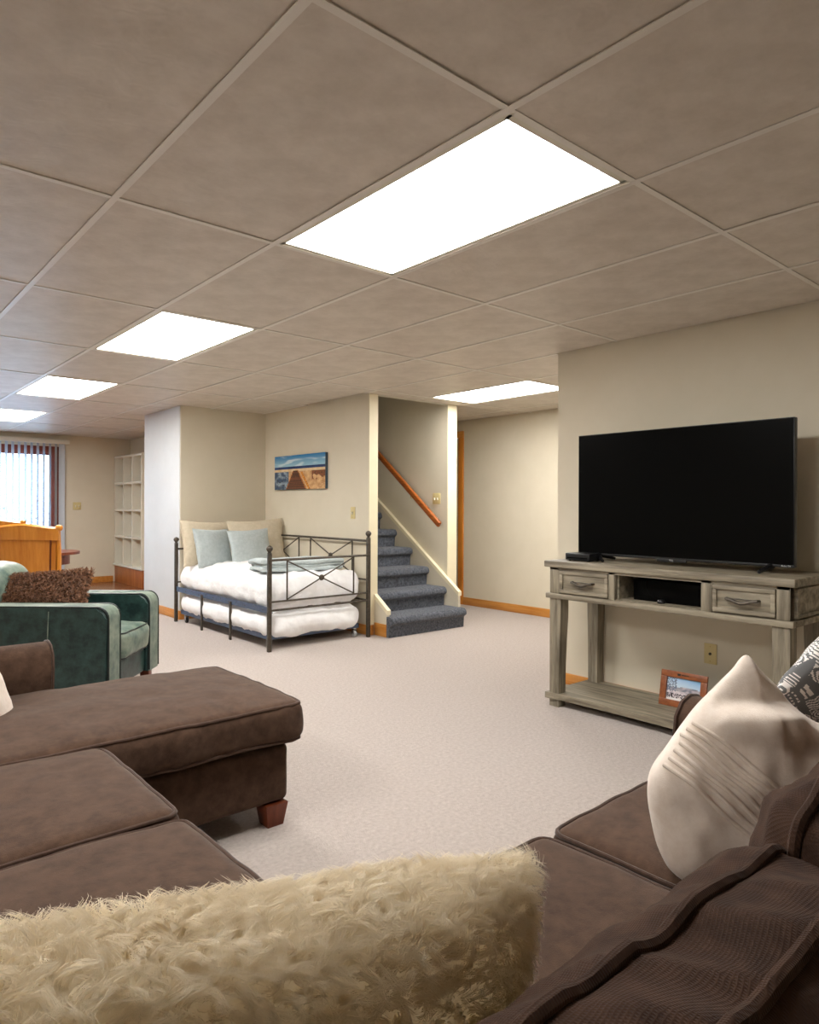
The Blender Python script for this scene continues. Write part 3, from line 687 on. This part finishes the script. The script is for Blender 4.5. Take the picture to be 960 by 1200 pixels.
for y, zt in ((by0, .745), (by1, .745)):
    bar('end_rail', (bx0, y, zt), (bx1, y, zt), .010); bar('end_rail', (bx0, y, .405), (bx1, y, .405)); bar('end_rail', (bx0, y, .335), (bx1, y, .335), .009)
    xa, xb = bx0+.165, bx1-.165
    for x in (xa, xb): bar('end_spindle', (x, y, .405), (x, y, zt), .007)
    bar('cross_bar', (xa, y, zt-.01), (xb, y, .415), .006); bar('cross_bar', (xa, y, .415), (xb, y, zt-.01), .006); disc(((xa+xb)/2, y, .575), 'Y')
bar('back_rail', (bx1, by0, .875), (bx1, by1, .875), .011); bar('back_rail', (bx1, by0, .52), (bx1, by1, .52), .009); bar('back_rail', (bx1, by0, .335), (bx1, by1, .335), .009)
for ya, yb in ((5.22, 5.94), (6.16, 6.88-.06)):
    bar('back_spindle', (bx1, ya, .52), (bx1, ya, .875), .007); bar('back_spindle', (bx1, yb, .52), (bx1, yb, .875), .007)
    bar('cross_bar', (bx1, ya, .865), (bx1, yb, .56), .006); bar('cross_bar', (bx1, ya, .56), (bx1, yb, .865), .006); disc((bx1, (ya+yb)/2, .712), 'X')
bm = BM(); box(bm, bx0-.004, bx0+.004, by0+.012, by1-.012, .312, .362); box(bm, bx0+.004, bx0+.04, by0+.012, by1-.012, .312, .318); obj('front_rail', bm, M['blueiron'], db, smooth=False)
fr = db.children[-1]
for k in range(12):
    y = by0+.1+k*.157; bm = BM(); lathe(bm, [(.006, 0), (.004, .003)], (0, 0, 0), 'X', n=8); bm.transform(Matrix.Translation((bx0-.004, y, .34+(.008 if k % 2 else -.006))) @ Matrix.Rotation(PI, 4, 'Z')); obj('rivet', bm, M['iron'], fr)
for y in (6.25, 5.65):
    bm = BM(); box(bm, bx0-.016, bx0+.0, y-.016, y+.016, 0, .34, bev=.003); obj('middle_leg', bm, M['iron'], db)
for k in range(9):
    bm = BM(); box(bm, bx0+.02, bx1-.01, by0+.12+k*.21, by0+.15+k*.21, .318, .326); obj('slat', bm, M['iron'], db, smooth=False)
def folds(amp, fx=11):
    def f(q, uvw, n):
        q = q+n*amp*.45*abs(nz((q.x*9+q.y*4, q.y*24+q.x*5, q.z*5), 1, 14))
        k = amp*(abs(nz((q.x*fx*.7, q.y*fx, q.z*3), 1, 4)))
        return q+n*k+Vector((0, 0, .35*amp*nz((q.x*5, q.y*5, 0), 1, 9)))
    return f
s = Soft(bx0+.03, bx1-.05, by0+.04, by1-.04, .328, .575, r=.1, crown=.05, side=.012, wr=.010, ws=7, seed=4, extra=folds(.035))
single('comforter', s.bm((26, 44, 8), 5), M['white_cloth'], 'puffy white comforter and mattress on the upper deck of the daybed', 'comforter')
# trundle
tr_ = empty('trundle_bed', (3.28, 5.93, 0), 'low trundle frame on casters under the daybed', 'bed')
bm = BM(); t0, t1, u0, u1 = bx0+.03, bx1-.06, by0+.06, by1-.05
for b in ((t0, t0+.006, u0, u1), (t1-.006, t1, u0, u1), (t0, t1, u0, u0+.006), (t0, t1, u1-.006, u1)): box(bm, *b, .085, .125)
obj('trundle_frame', bm, M['blueiron'], tr_, smooth=False)
for k in range(8):
    bm = BM(); box(bm, t0, t1, u0+.1+k*.23, u0+.13+k*.23, .088, .094); obj('slat', bm, M['iron'], tr_, smooth=False)
for (x, y) in ((t0+.02, u0+.03), (t1-.03, u0+.03), (t0+.02, u1-.1), (t1-.03, u1-.1)):
    bm = BM(); lathe(bm, [(.012, -.012), (.028, -.010), (.03, 0), (.028, .010), (.012, .012)], (x, y, .03), 'X'); c = obj('caster', bm, M['black'] if y > 6 else M['silver'], tr_)
    bm = BM(); box(bm, x-.018, x-.014, y-.014, y+.02, .03, .075); box(bm, x+.014, x+.018, y-.014, y+.02, .03, .075); box(bm, x-.018, x+.018, y-.014, y+.02, .07, .09); obj('fork', bm, M['chrome'], c, smooth=False)
s = Soft(t0-.005, t1-.01, u0-.03, u1-.02, .095, .30, r=.09, crown=.01, side=.02, wr=.010, ws=7, seed=14, extra=folds(.03))
single('comforter', s.bm((22, 40, 8), 5), M['white_cloth'], 'white comforter on the low trundle mattress under the daybed', 'comforter')
# pillows on the daybed
def pm(c, yaw, tilt, roll=0): return Matrix.Translation(c) @ Matrix.Rotation(yaw, 4, 'Z') @ Matrix.Rotation(tilt, 4, 'X') @ Matrix.Rotation(roll, 4, 'Y')
def bedpillow(name, w_, h_, t, Mx, m, label, cat='pillow', group=None, seed=0, flange=False):
    r = empty(name, Mx @ Vector((0, 0, -h_/2)), label, cat, group)
    obj('cover', pillow(w_, h_, t, M=Mx, seed=seed, wr=.010), M[m], r)
    bm = BM(); tube(bm, pillow_edge(w_, h_, Mx), .004, n=6, closed=True); obj('seam', bm, M[m], r)
bedpillow('pillow_sham', .56, .48, .18, pm((3.03, 6.70, .80), .08, -.30, .05), 'tan_cloth', 'tan pillow sham on the left, behind the left blue pillow', seed=1, group='tan shams on the daybed')
bedpillow('pillow_sham', .60, .50, .18, pm((3.54, 6.60, .80), -.30, -.26, -.05), 'tan_cloth', 'tan pillow sham on the right, behind the right blue pillow', seed=2, group='tan shams on the daybed')
bedpillow('throw_pillow', .43, .40, .15, pm((2.99, 6.47, .765), .25, -.30, .04), 'blue_cloth', 'square dusty blue pillow on the left of the daybed', seed=3, group='blue pillows on the daybed')
bedpillow('throw_pillow', .45, .39, .15, pm((3.30, 6.28, .765), -.02, -.32, -.04), 'blue_cloth', 'square dusty blue pillow on the right, next to the folded blanket', seed=4, group='blue pillows on the daybed')
# folded blanket: a throw folded over itself in three soft layers
def crumple(a):
    def f(q, uvw, n): return q+n*a*(nz((q.x*7, q.y*9, q.z*20), 1, 31)+.6*nz((q.x*16, q.y*22, q.z*30), 1, 33))+Vector((0, 0, .018*nz((q.x*4, q.y*4, 0), 1, 37)))
    return f
bt = empty('folded_blanket', (3.3, 5.4, .62), 'folded pale blue blanket lying across the foot of the daybed', 'blanket')
BMX = Matrix.Translation((3.28, 5.34, .617)) @ Matrix.Rotation(-.16, 4, 'Z')
for k_, (x0, x1, y0, y1, z0, z1) in enumerate(((-.40, .38, -.15, .16, 0, .034), (-.385, .40, -.14, .15, .030, .064), (-.41, .385, -.15, .15, .060, .098))):
    s_ = Soft(x0, x1, y0, y1, z0, z1, r=.016, crown=.012, side=.012, wr=0, seed=60+k_, extra=crumple(.010), M=BMX); obj('fold', s_.bm((26, 12, 2), 3), M['blue_cloth'], bt)

# ------------------------------------------------------------------ bookcase in the alcove
bk = empty('bookcase', (3.62, 10.5, 0), 'empty white cubby bookcase on a wooden base in the far corner', 'bookcase')
fx, ya, yb, z0, z1 = 3.5, 9.93, 11.12, .29, 1.945; tk = .03
bm = BM(); box(bm, fx+.005, 3.748, ya-.02, yb, 0, z0-.03, bev=.003); obj('base_cabinet', bm, wood('base_wood', S(150, 84, 40), S(186, 114, 60), 'Z', rough=.4), bk)
bm = BM(); box(bm, fx-.02, 3.748, ya-.03, yb, z0-.03, z0, bev=.004); obj('base_top', bm, M['white'], bk)
for k in range(4):
    y = ya+(yb-ya-tk)*k/3; bm = BM(); box(bm, fx, 3.74, y, y+tk, z0, z1); obj('upright', bm, M['white'], bk, smooth=False)
for k in range(1, 5):
    z = z0+(z1-z0-tk)*k/4; bm = BM(); box(bm, fx-.001, 3.74, ya+.001, yb-.001, z, z+tk); obj('shelf', bm, M['white'], bk, smooth=False)
bm = BM(); box(bm, 3.738, 3.748, ya, yb, z0, z1); obj('back_panel', bm, M['white'], bk, smooth=False)

# ------------------------------------------------------------------ dining set by the patio door
def cf(r, d, z=0): return Vector((d*SY+r*CY, d*CY-r*SY, z))     # a spot on the floor: r to the right, d ahead of the camera's own spot
def dining_chair(c, rz, label):
    """local: back of the chair at y=0, seat towards +y"""
    r = empty('dining_chair', c, label, 'chair', 'honey wood chairs at the dining table', rz=rz)
    k = dict(parent=r, world=False); W = .29
    def X(z): return W-.065*(1-(z/1.0))            # posts lean outwards going up
    for s in (-1, 1):
        bm = BM(); tube(bm, [(s*(W-.07), .02, 0), (s*X(.45), .03, .45), (s*X(.75), .0, .75), (s*X(1.0), -.05, 1.0)], [.02, .024, .022, .02], n=8); obj('back_leg', bm, M['chairwood'], **k)
        bm = BM(); tube(bm, [(s*.22, .46, 0), (s*.22, .45, .42)], [.018, .024], n=8); obj('front_leg', bm, M['chairwood'], **k)
        bm = BM(); tube(bm, [(s*X(.9)*.83, -.062, .9), (s*X(.7)*.81, -.035, .7), (s*X(.5)*.79, -.012, .5)], .007, n=6); obj('spindle', bm, M['darkwood'], **k)
        bm = BM(); tube(bm, [(s*.215, .03, .2), (s*.22, .45, .2)], .012, n=6); obj('stretcher', bm, M['chairwood'], **k)
    bm = BM(); prv = None
    for i in range(17):                              # solid back panel, slightly hollow
        t = i/16*2-1; row = []
        for z in (.47, .55, .65, .75, .86, .945):
            x = t*X(z)*.95; row.append((x, (.025-.075*(z/1.0)**2)+.02*(1-t*t)*-1, z))
        a = [bm.verts.new((x, y-.009, z)) for x, y, z in row]; b = [bm.verts.new((x, y+.009, z)) for x, y, z in row]
        if prv:
            for q in range(5):
                bm.faces.new((prv[0][q], a[q], a[q+1], prv[0][q+1])); bm.faces.new((prv[1][q], prv[1][q+1], b[q+1], b[q]))
        prv = (a, b)
    obj('back_panel', bm, M['chairwood'], **k)
    bm = BM(); prv = None                            # crest rail, bowed up in the middle
    for i in range(21):
        t = i/20*2-1; x = t*(X(1.0)+.015); zt = 1.0+.028*math.cos(t*PI/2)**2-.0*abs(t); zb = .895-.006*t*t
        y = -.055-.02*(1-t*t); sec = [(y-.013, zb), (y+.013, zb), (y+.015, (zb+zt)/2), (y+.02, zt-.012), (y, zt+.004), (y-.024, zt-.012), (y-.014, (zb+zt)/2)]
        row = [bm.verts.new((x, a, b)) for a, b in sec]
        if prv:
            for q in range(7): bm.faces.new((prv[q], prv[(q+1) % 7], row[(q+1) % 7], row[q]))
        else: bm.faces.new(row)
        prv = row
    bm.faces.new(prv[::-1]); obj('crest_rail', bm, M['chairwood'], **k)
    for s in (-1, 1):
        bm = BM(); lathe(bm, [(.024, -.02), (.028, 0), (.022, .022), (.008, .03)], (s*(X(1.0)+.012), -.055, .995), 'X'); obj('scroll_end', bm, M['chairwood'], **k)
    s_ = Soft(-.25, .25, .02, .48, .42, .46, r=.018, crown=.0, side=0, wr=0); obj('seat', s_.bm((8, 8, 1), 2), M['chairwood'], **k)
dining_chair(cf(-3.288, 5.9), -YAW, 'honey wood panel-back chair nearest the camera, behind the green armchair')
dining_chair(cf(-4.66, 7.75), -YAW+.1, 'honey wood panel-back chair at the left edge, nearer the patio door')
tc_ = cf(-4.0, 6.85); tb = empty('dining_table', tc_, 'oval red-brown dining table beyond the panel-back chair', 'table', rz=-YAW)
bm = BM(); E = [(.68*math.cos(a)*(1 if True else 1), .44*math.sin(a)) for a in [2*PI*i/40 for i in range(40)]]
prism(bm, E, 'Z', .70, .725); bmesh.ops.bevel(bm, geom=[e for e in bm.edges if e.calc_face_angle(0) > 1], offset=.007, segments=2, affect='EDGES'); obj('tabletop', bm, M['darkwood'], tb, world=False)
bm = BM(); prism(bm, [(x*.86, y*.82) for x, y in E], 'Z', .60, .70); obj('apron', bm, M['darkwood'], tb, world=False)
bm = BM(); lathe(bm, [(.06, .10), (.09, .16), (.06, .3), (.08, .45), (.12, .60)], (0, 0, 0)); obj('pedestal', bm, M['darkwood'], tb, world=False)
for k in range(4):
    a = PI/4+k*PI/2; bm = BM(); tube(bm, [(.05*math.cos(a), .05*math.sin(a), .18), (.2*math.cos(a), .2*math.sin(a), .11), (.36*math.cos(a), .36*math.sin(a), .025)], [.04, .035, .025], n=8); obj('leg', bm, M['darkwood'], tb, world=False)

# ------------------------------------------------------------------ green leather armchair (local: x = facing, y = away from camera)
GA = empty('armchair', (1.25, 4.106, 0), 'dark green leather club armchair with pale worn edges', 'chair', rz=math.atan2(-.6525, .7577))
k = dict(parent=GA, world=False)
AW, AH, WD, DP = .19, .595, .81, 1.0
for nm, y0 in (('near', 0), ('far', WD-AW)):
    def armblock(g, ya, yb, bev):
        pf = [(-DP-g*0, .09), (g, .09)]+[(-.058+(.058+g)*math.cos(PI/2*q/6), AH-.058+(.058+g)*math.sin(PI/2*q/6)) for q in range(7)]+[(-DP*t/6, AH+g+.004*math.sin(PI*t/6)) for t in range(1, 6)]+[(-DP+.02, AH+g), (-DP, AH-.02)]
        bm = BM(); prism(bm, pf, 'Y', ya, yb)
        bmesh.ops.bevel(bm, geom=[e for e in bm.edges if abs(e.verts[0].co.y-e.verts[1].co.y) < 1e-6], offset=bev, segments=3, affect='EDGES'); return bm
    a_ = obj('arm', armblock(0, y0, y0+AW, .012), M['leather'], **k)
    # worn pale top and front band, sewn between the two piped sides
    obj('band', armblock(.007, y0+.02, y0+AW-.02, .006), M['leather_pale'], a_, world=False)
    for yy in (y0+.016, y0+AW-.016):
        bm = BM(); P = [(-DP+.03, yy, AH+.002)]+[(-.065-(DP-.145)*(1-t/8), yy, AH+.004) for t in range(1, 9)]
        for q in range(7): a = PI/2*q/6; P.append((-.058+.060*math.sin(a), yy, AH-.058+.062*math.cos(a)))
        P += [(.003, yy, z) for z in (.45, .3, .15, .1)]
        tube(bm, P, .0085, n=8); obj('piping', bm, M['leather_pipe'], a_, world=False)
    if y0 == 0:
        bm = BM(); tube(bm, [(-.33, -.003, .58), (-.335, -.006, .4), (-.34, -.006, .2), (-.34, -.003, .1)], .003, n=6); obj('side_seam', bm, M['leather_pale'], a_, world=False)
s = Soft(-.82, .02, AW+.006, WD-AW-.006, .25, .425, r=.05, crown=.02, side=.012, wr=.006, ws=10, seed=41); sc_ = obj('seat_cushion', s.bm((12, 10, 4), 4), M['leather_pale'], **k)
for top in (True, False):
    bm = BM(); tube(bm, s.loop(top), .005, n=6, closed=True); obj('piping', bm, M['leather_pipe'], sc_, world=False)
s = Soft(-DP+.02, -.02, AW-.01, WD-AW+.01, .09, .25, r=.02, crown=0, side=0, wr=0); obj('base', s.bm((6, 6, 2), 2), M['leather'], **k)
s = Soft(-DP-.18, -DP-.01, .02, WD-.02, .09, .70, r=.05, crown=.03, side=.01, wr=.004, seed=44); obj('back', s.bm((3, 12, 8), 4), M['leather'], **k)
s = Soft(-1.03, -.77, AW-.02, WD-AW+.02, .40, .80, r=.10, crown=.03, side=.03, wr=.006, seed=45); obj('back_cushion', s.bm((5, 12, 6), 5), M['leather_pale'], **k)
for (x, y) in ((-.06, .06), (-.06, WD-.06), (-DP+.06, .06), (-DP+.06, WD-.06)):
    bm = BM(); box(bm, x-.03, x+.03, y-.03, y+.03, 0, .09, bev=.004); obj('foot', bm, M['darkwood'], **k)
fc = wm(GA) @ Vector((-.575, .34, .61))
fp = empty('fur_pillow', (fc.x, fc.y, .45), 'shaggy dark brown fur pillow lying in the green armchair', 'pillow')
Mx = Matrix.Translation(fc) @ Matrix.Rotation(math.atan2(-.6525, .7577), 4, 'Z') @ Matrix.Rotation(-.45, 4, 'X') @ Matrix.Rotation(-.07, 4, 'Y')
def bpf(): return pillow(.62, .33, .17, n=16, M=Mx, seed=6, wr=.012)
obj('cover', bpf(), M['brown_fur'], fp)
fur('fur', bpf(), M['brown_fur'], fp, 22000, .036, .0032, seed=3, curl=.45, lock=.016, up=(0, 0, -.4))

# ------------------------------------------------------------------ sectional sofa
SF = empty('sectional_sofa', (.3, 1.0, 0), 'brown L-shaped sectional sofa with a long chaise end', 'sofa')
def cush(name, s, n, m='brown', bot=True, k=4, pr=.0055, d=2, pm='piping', phi=PI/4):
    o = obj(name, s.bm(n, k), M[m], SF)
    for top in ((True, False) if bot else (True,)):
        bm = BM(); tube(bm, s.loop(top, d=d, phi=phi, n=44 if pm != 'piping' else 26), pr, n=8, closed=True); obj('piping', bm, M[pm], o)
    return o
def base(x0, x1, y0, y1, z0=.085, z1=.315, seed=0):
    s = Soft(x0, x1, y0, y1, z0, z1, r=.025, crown=0, side=.004, wr=.002, seed=seed); return obj('base', s.bm((10, 8, 4), 3), M['brown'], SF)
base(-.45, 1.345, 2.25, 2.93, z1=.30, seed=1); base(-.45, .62, .30, 2.235, seed=2); base(.62, 2.02, -.10, .93, seed=3); base(-.45, .62, -.10, .30, seed=4)
# seat cushions: chaise, two side seats, corner, two seats in front of the camera
def ripple(q, uvw, n):
    side = max(0, -n.y)+max(0, n.x)*.6
    return q+n*.009*side*(nz((q.x*16+q.z*4, q.y*9, q.z*3), 1, 5)+.5*nz((q.x*34, q.y*20, q.z*6), 1, 6))
cush('seat_cushion', Soft(-.02, 1.378, 2.195, 2.955, .318, .462, r=.036, crown=.038, side=.012, wr=.006, ws=6, seed=5, extra=ripple), (60, 20, 7), pr=.0065)
cush('seat_cushion', Soft(-.02, .66, 1.585, 2.195, .315, .463, r=.04, crown=.02, side=.008, wr=.004, ws=7, seed=6), (14, 14, 4))
cush('seat_cushion', Soft(-.02, .66, .985, 1.575, .315, .463, r=.04, crown=.02, side=.008, wr=.004, ws=7, seed=7), (14, 14, 4))
cush('seat_cushion', Soft(-.02, .64, .33, .975, .315, .463, r=.04, crown=.02, side=.008, wr=.004, ws=7, seed=8), (12, 12, 4))
cush('seat_cushion', Soft(.65, 1.235, .33, .97, .315, .465, r=.04, crown=.02, side=.008, wr=.004, ws=7, seed=9), (14, 14, 4))
cush('seat_cushion', Soft(1.245, 1.83, .33, .97, .315, .465, r=.04, crown=.02, side=.008, wr=.004, ws=7, seed=10), (14, 14, 4))
# backs
for b in ((-.45, -.20, -.10, 3.08), (-.20, 2.02, -.10, .12)):
    s = Soft(*b, .09, .70, r=.05, crown=.01, side=.0, wr=.003, seed=11); obj('back_frame', s.bm((8, 20, 6), 3), M['brown'], SF)
def arm(x0, x1, y0, y1, along, zt, label):
    """rolled arm with a piped front panel; 'along' is the long direction"""
    bm = BM(); w2 = (y1-y0 if along == 'X' else x1-x0)
    prof = [(0, .09), (0, .40), (-.012, .47), (-.02, zt-.10), (-.012, zt-.045), (.02, zt-.012), (w2*.45, zt), (w2*.75, zt-.008), (w2+.015, zt-.04), (w2+.03, zt-.09), (w2+.02, zt-.14), (w2, zt-.17), (w2, .09)]
    return prof, w2
zt = .645
prof, w2 = arm(0, 0, 2.955, 3.10, 'X', zt, '')
P = [(2.965+a, z) for a, z in prof]
bm = BM(); prism(bm, P, 'X', -.42, .70); a1 = obj('arm', bm, M['brown'], SF, angle=50)
for x in (.698,):
    bm = BM(); tube(bm, [(x, y, z) for y, z in P], .006, n=6, closed=True); obj('piping', bm, M['piping'], a1)
P2 = [(1.845+a, z) for a, z in prof]
bm = BM(); prism(bm, P2, 'Y', -.08, .975); a2 = obj('arm', bm, M['brown'], SF, angle=50)
bm = BM(); tube(bm, [(x, .973, z) for x, z in P2], .007, n=6, closed=True); obj('piping', bm, M['piping'], a2)
for (x, y) in ((1.29, 2.285), (1.29, 2.88), (-.38, 2.88), (-.38, .0), (1.95, .0), (1.95, .87), (.56, 1.2)):
    bm = BM(); q = []
    for z, h_ in ((0, .032), (.085, .045)): q.append([bm.verts.new((x+a*h_, y+b*h_, z)) for a, b in ((-1, -1), (1, -1), (1, 1), (-1, 1))])
    for j in range(4): bm.faces.new((q[0][j], q[0][(j+1) % 4], q[1][(j+1) % 4], q[1][j]))
    bm.faces.new(q[0][::-1]); bm.faces.new(q[1]); obj('foot', bm, M['darkwood'], SF, smooth=False)
# loose back cushions
def slouch(amp, seed):
    def f(q, uvw, n):
        w_ = q.y-q.z                                   # cloth direction over the top edge
        k = amp*(nz((q.x*5+w_*3, w_*4, 0), 1, seed)+.9*(.35-abs(nz((q.x*9+w_*6, w_*2.2, 2), 1, seed+1)))+.35*nz((q.x*17-w_*8, w_*9, 5), 1, seed+2))
        q = q+n*k; q.y += -.05*(q.z-.46)
        q.z += .4*amp*nz((q.x*5, 0, 0), 1, seed+4)
        return q
    return f
cush('back_cushion', Soft(.03, .93, .19, .425, .455, .762, r=.085, crown=.02, side=.03, wr=.0, seed=1, extra=slouch(.019, 3)), (60, 10, 16), 'brownweave', k=8, d=1, pr=.0085, pm='brownweave', phi=.2)
cush('back_cushion', Soft(.935, 1.80, .19, .42, .455, .818, r=.095, crown=.015, side=.03, wr=.0, seed=2, extra=slouch(.022, 8)), (60, 10, 16), 'brownweave', k=8, d=1, pr=.0085, pm='brownweave', phi=.2)
for y in (.98, 1.61, 2.24):
    cush('back_cushion', Soft(-.21, .0, y, y+.6, .455, .76, r=.055, crown=.03, side=.025, wr=.008, seed=int(y*9)), (6, 16, 8), 'brownweave', k=4, d=0, pr=.007)

# ------------------------------------------------------------------ throw pillows on the sofa
# big cream fleece pillow standing in the corner
wp = empty('fleece_pillow', (.17, .53, .46), 'large cream shaggy fleece pillow standing in the sofa corner, nearest the camera', 'pillow')
Mx = Matrix.Translation((.175, .535, .657)) @ Matrix.Rotation(.10, 4, 'X') @ Matrix.Rotation(.235, 4, 'Y')
def wpf(): return pillow(.86, .44, .20, n=26, M=Mx, seed=12, wr=.014, ear=.05, full=.36)
obj('cover', wpf(), M['cream_fur'], wp)
fur('fleece', wpf(), M['cream_fur'], wp, 170000, .029, .0008, seed=5, curl=.62, lock=.0085, up=(0, 0, -.5), rise=.55, wave=.17, keep=lambda c, n: (n[:, 1] < .6) | (n[:, 2] > .3))

def outline_pillow(px, plane_c, ax_r, ax_u, thick, centre, rings=16, fn=None, full=.5):
    """a soft pillow from its real outline in its own plane: centre, rim and a domed front and back"""
    nrm = ax_r.cross(ax_u).normalized(); bm = BM(); n = len(px); V = {}
    for sgn in (1, -1):
        for j in range(rings+1):
            rho = math.sin(PI/2*j/rings)
            for i in range(n):
                if j == 0 and i: V[(sgn, j, i)] = V[(sgn, 0, 0)]; continue
                if j == rings and sgn < 0: V[(sgn, j, i)] = V[(1, j, i)]; continue
                a = centre[0]+(px[i][0]-centre[0])*rho; b = centre[1]+(px[i][1]-centre[1])*rho
                th = .5*thick*max(0, 1-rho*rho)**full
                if fn: th = fn(a, b, rho, th, sgn)
                V[(sgn, j, i)] = bm.verts.new(plane_c+ax_r*a+ax_u*b+nrm*sgn*th)
        for j in range(rings):
            for i in range(n):
                q = [V[(sgn, j, i)], V[(sgn, j+1, i)], V[(sgn, j+1, (i+1) % n)], V[(sgn, j, (i+1) % n)]]
                q = list(dict.fromkeys(q))
                if len(q) > 2:
                    try: bm.faces.new(q)
                    except ValueError: pass
    return bm
def resample(P, n):
    P = [Vector((*p, 0)) for p in P]; Q = []
    N0 = len(P)
    for i in range(N0):                       # Catmull-Rom through the points
        p0, p1, p2, p3 = P[i-1], P[i], P[(i+1) % N0], P[(i+2) % N0]
        for s in range(n):
            t = s/n; Q.append(.5*((2*p1)+(p2-p0)*t+(2*p0-5*p1+4*p2-p3)*t*t+(3*p1-p0-3*p2+p3)*t**3))
    return [(q.x, q.y) for q in Q]
# oatmeal linen pillow, corner up, with sewn pleats; measured in metres about its middle
lp = empty('pleated_pillow', (1.42, .62, .48), 'oatmeal linen pillow with rows of sewn pleats, one corner up, on the right seat', 'pillow')
AR = Vector((.7577, -.6525, 0)); AU = Vector((.24, .10, .965)).normalized(); AR = (AR-AU*AR.dot(AU)).normalized(); PCN = Vector((1.43, .60, .675))
SGN = 1 if AR.cross(AU).dot(Vector((-1, -.5, .4))) > 0 else -1
LP = [(-.008, .212), (.007, .196), (.023, .18), (.049, .158), (.073, .131), (.105, .105), (.148, .09), (.217, .084), (.267, .046), (.279, -.074), (.241, -.203), (.132, -.28), (.002, -.28), (-.13, -.235), (-.174, -.191), (-.196, -.123), (-.203, -.076), (-.196, -.035), (-.167, .011), (-.139, .055), (-.105, .103), (-.062, .153), (-.036, .182), (-.02, .205)]
LPr = resample(LP, 6)
def lpf(a, b, rho, th, sgn):
    # the corner folds back behind the puffed lower half
    f = smooth01((b-.088-.10*a)/.035)*smooth01((a+.12)/.05)
    e = max(0, 1-rho)
    th *= 1-.35*f
    th += .022*(1-f)*smooth01((b-.02)/.06)*smooth01((a+.13)/.06)*min(1, e*6)
    if sgn < 0: return th
    th += (.010*nz((a*12, b*12, 0), 1, 2)+.006*nz((a*26+b*9, b*22, 3), 1, 5))*min(1, e*4)
    return th
lpo = obj('cover', outline_pillow(LPr, PCN, AR, AU, .17, (.03, -.04), rings=60, fn=lambda a, b, r, t, sg: lpf(a, b, r, t, SGN*sg), full=.45), M['linen'], lp)
def lp_point(a, b, lift):
    ca, cb = .03, -.04; d = Vector((a-ca, b-cb)); L = d.length; best = 1e9; dn = d.normalized()
    for i in range(len(LPr)):
        p, q = Vector(LPr[i-1])-Vector((ca, cb)), Vector(LPr[i])-Vector((ca, cb)); e = q-p
        den = dn.x*e.y-dn.y*e.x
        if abs(den) < 1e-9: continue
        t = (p.x*e.y-p.y*e.x)/den; u = (p.x*dn.y-p.y*dn.x)/den
        if t > 0 and -.001 <= u <= 1.001: best = min(best, t)
    rho = L/best
    if rho > .99: return None
    th = lpf(a, b, rho, .5*.17*(1-rho*rho)**.45, 1)
    return PCN+AR*a+AU*b+AR.cross(AU).normalized()*SGN*(th+lift)
du, dv = Vector((.807, -.59)), Vector((.59, .807))
for q in range(7):
    pts = []
    for i in range(60):
        c = dv*(-.022-.0172*q)+du*(-.24+.0062*i)
        if c.x > .13: break
        p = lp_point(c.x, c.y+.002*math.sin(i*.3+q), .0005)
        if p is not None: pts.append(p)
    bm = BM(); tube(bm, pts, .0048, n=8); obj('pleat', bm, M['linen'], lp)
# black and white patterned pillow behind it
zp = empty('patterned_pillow', (1.72, .52, .48), 'grey and white mud-cloth patterned pillow beside the sofa arm, behind the linen one', 'pillow')
A1 = Vector((.56, -.42, .66)).normalized(); A2 = Vector((.42, .12, -.40)); A2 = (A2-A1*A2.dot(A1)).normalized()
Mx = Matrix((A1, A1.cross(A2)*-1, A2)).transposed().to_4x4(); Mx.translation = Vector((1.62, .62, .775))+(A1+A2)*.20
o = obj('cover', pillow(.42, .42, .13, n=170, M=Mx, seed=15, wr=.006), M['photo'], zp)
o.data.materials.clear(); o.data.materials.append(print_mat('mud_cloth', .9))
def mud(x, z):
    dark, lt = S(104, 104, 104), S(226, 220, 214)
    i, j = math.floor(x/.042), math.floor(z/.05); fx_, fz = x/.042-i, z/.05-j; h_ = (i*7+j*13+i*j) % 5
    if fx_ < .07 or fz < .08: return dark
    if h_ == 0: return dark if (fz*5+.35*math.sin(fx_*9)) % 1 < .45 else lt
    if h_ == 1: return lt if (abs(fx_-.5) < .12 or abs(fx_-.2) < .07) and .2 < fz < .85 else dark
    if h_ == 2: return dark if (fx_*5+abs(fz-.5)*3) % 1 < .45 else lt
    if h_ == 3: return lt if (fx_*4 % 1 < .4) and (fz*4 % 1 < .6) else dark
    return dark if (math.hypot(fx_-.5, fz-.5)*6) % 1 < .5 else lt
inv = Mx.inverted() @ wm(zp); at = o.data.attributes.new('print', 'FLOAT_COLOR', 'CORNER'); cs = []
for p in o.data.polygons:
    c = inv @ p.center; col = mud(c.x, c.z); cs += list(col)*p.loop_total
at.data.foreach_set('color', cs)
# white pillow on the chaise, mostly out of frame
bedpillow('throw_pillow', .36, .36, .13, Matrix.Translation((.35, 2.60, .625)) @ Matrix.Rotation(.95, 4, 'Z') @ Matrix.Rotation(-.5, 4, 'X') @ Matrix.Rotation(.12, 4, 'Y'), 'linen', 'pale pillow cut by the left edge of the photo, on the chaise', seed=21)
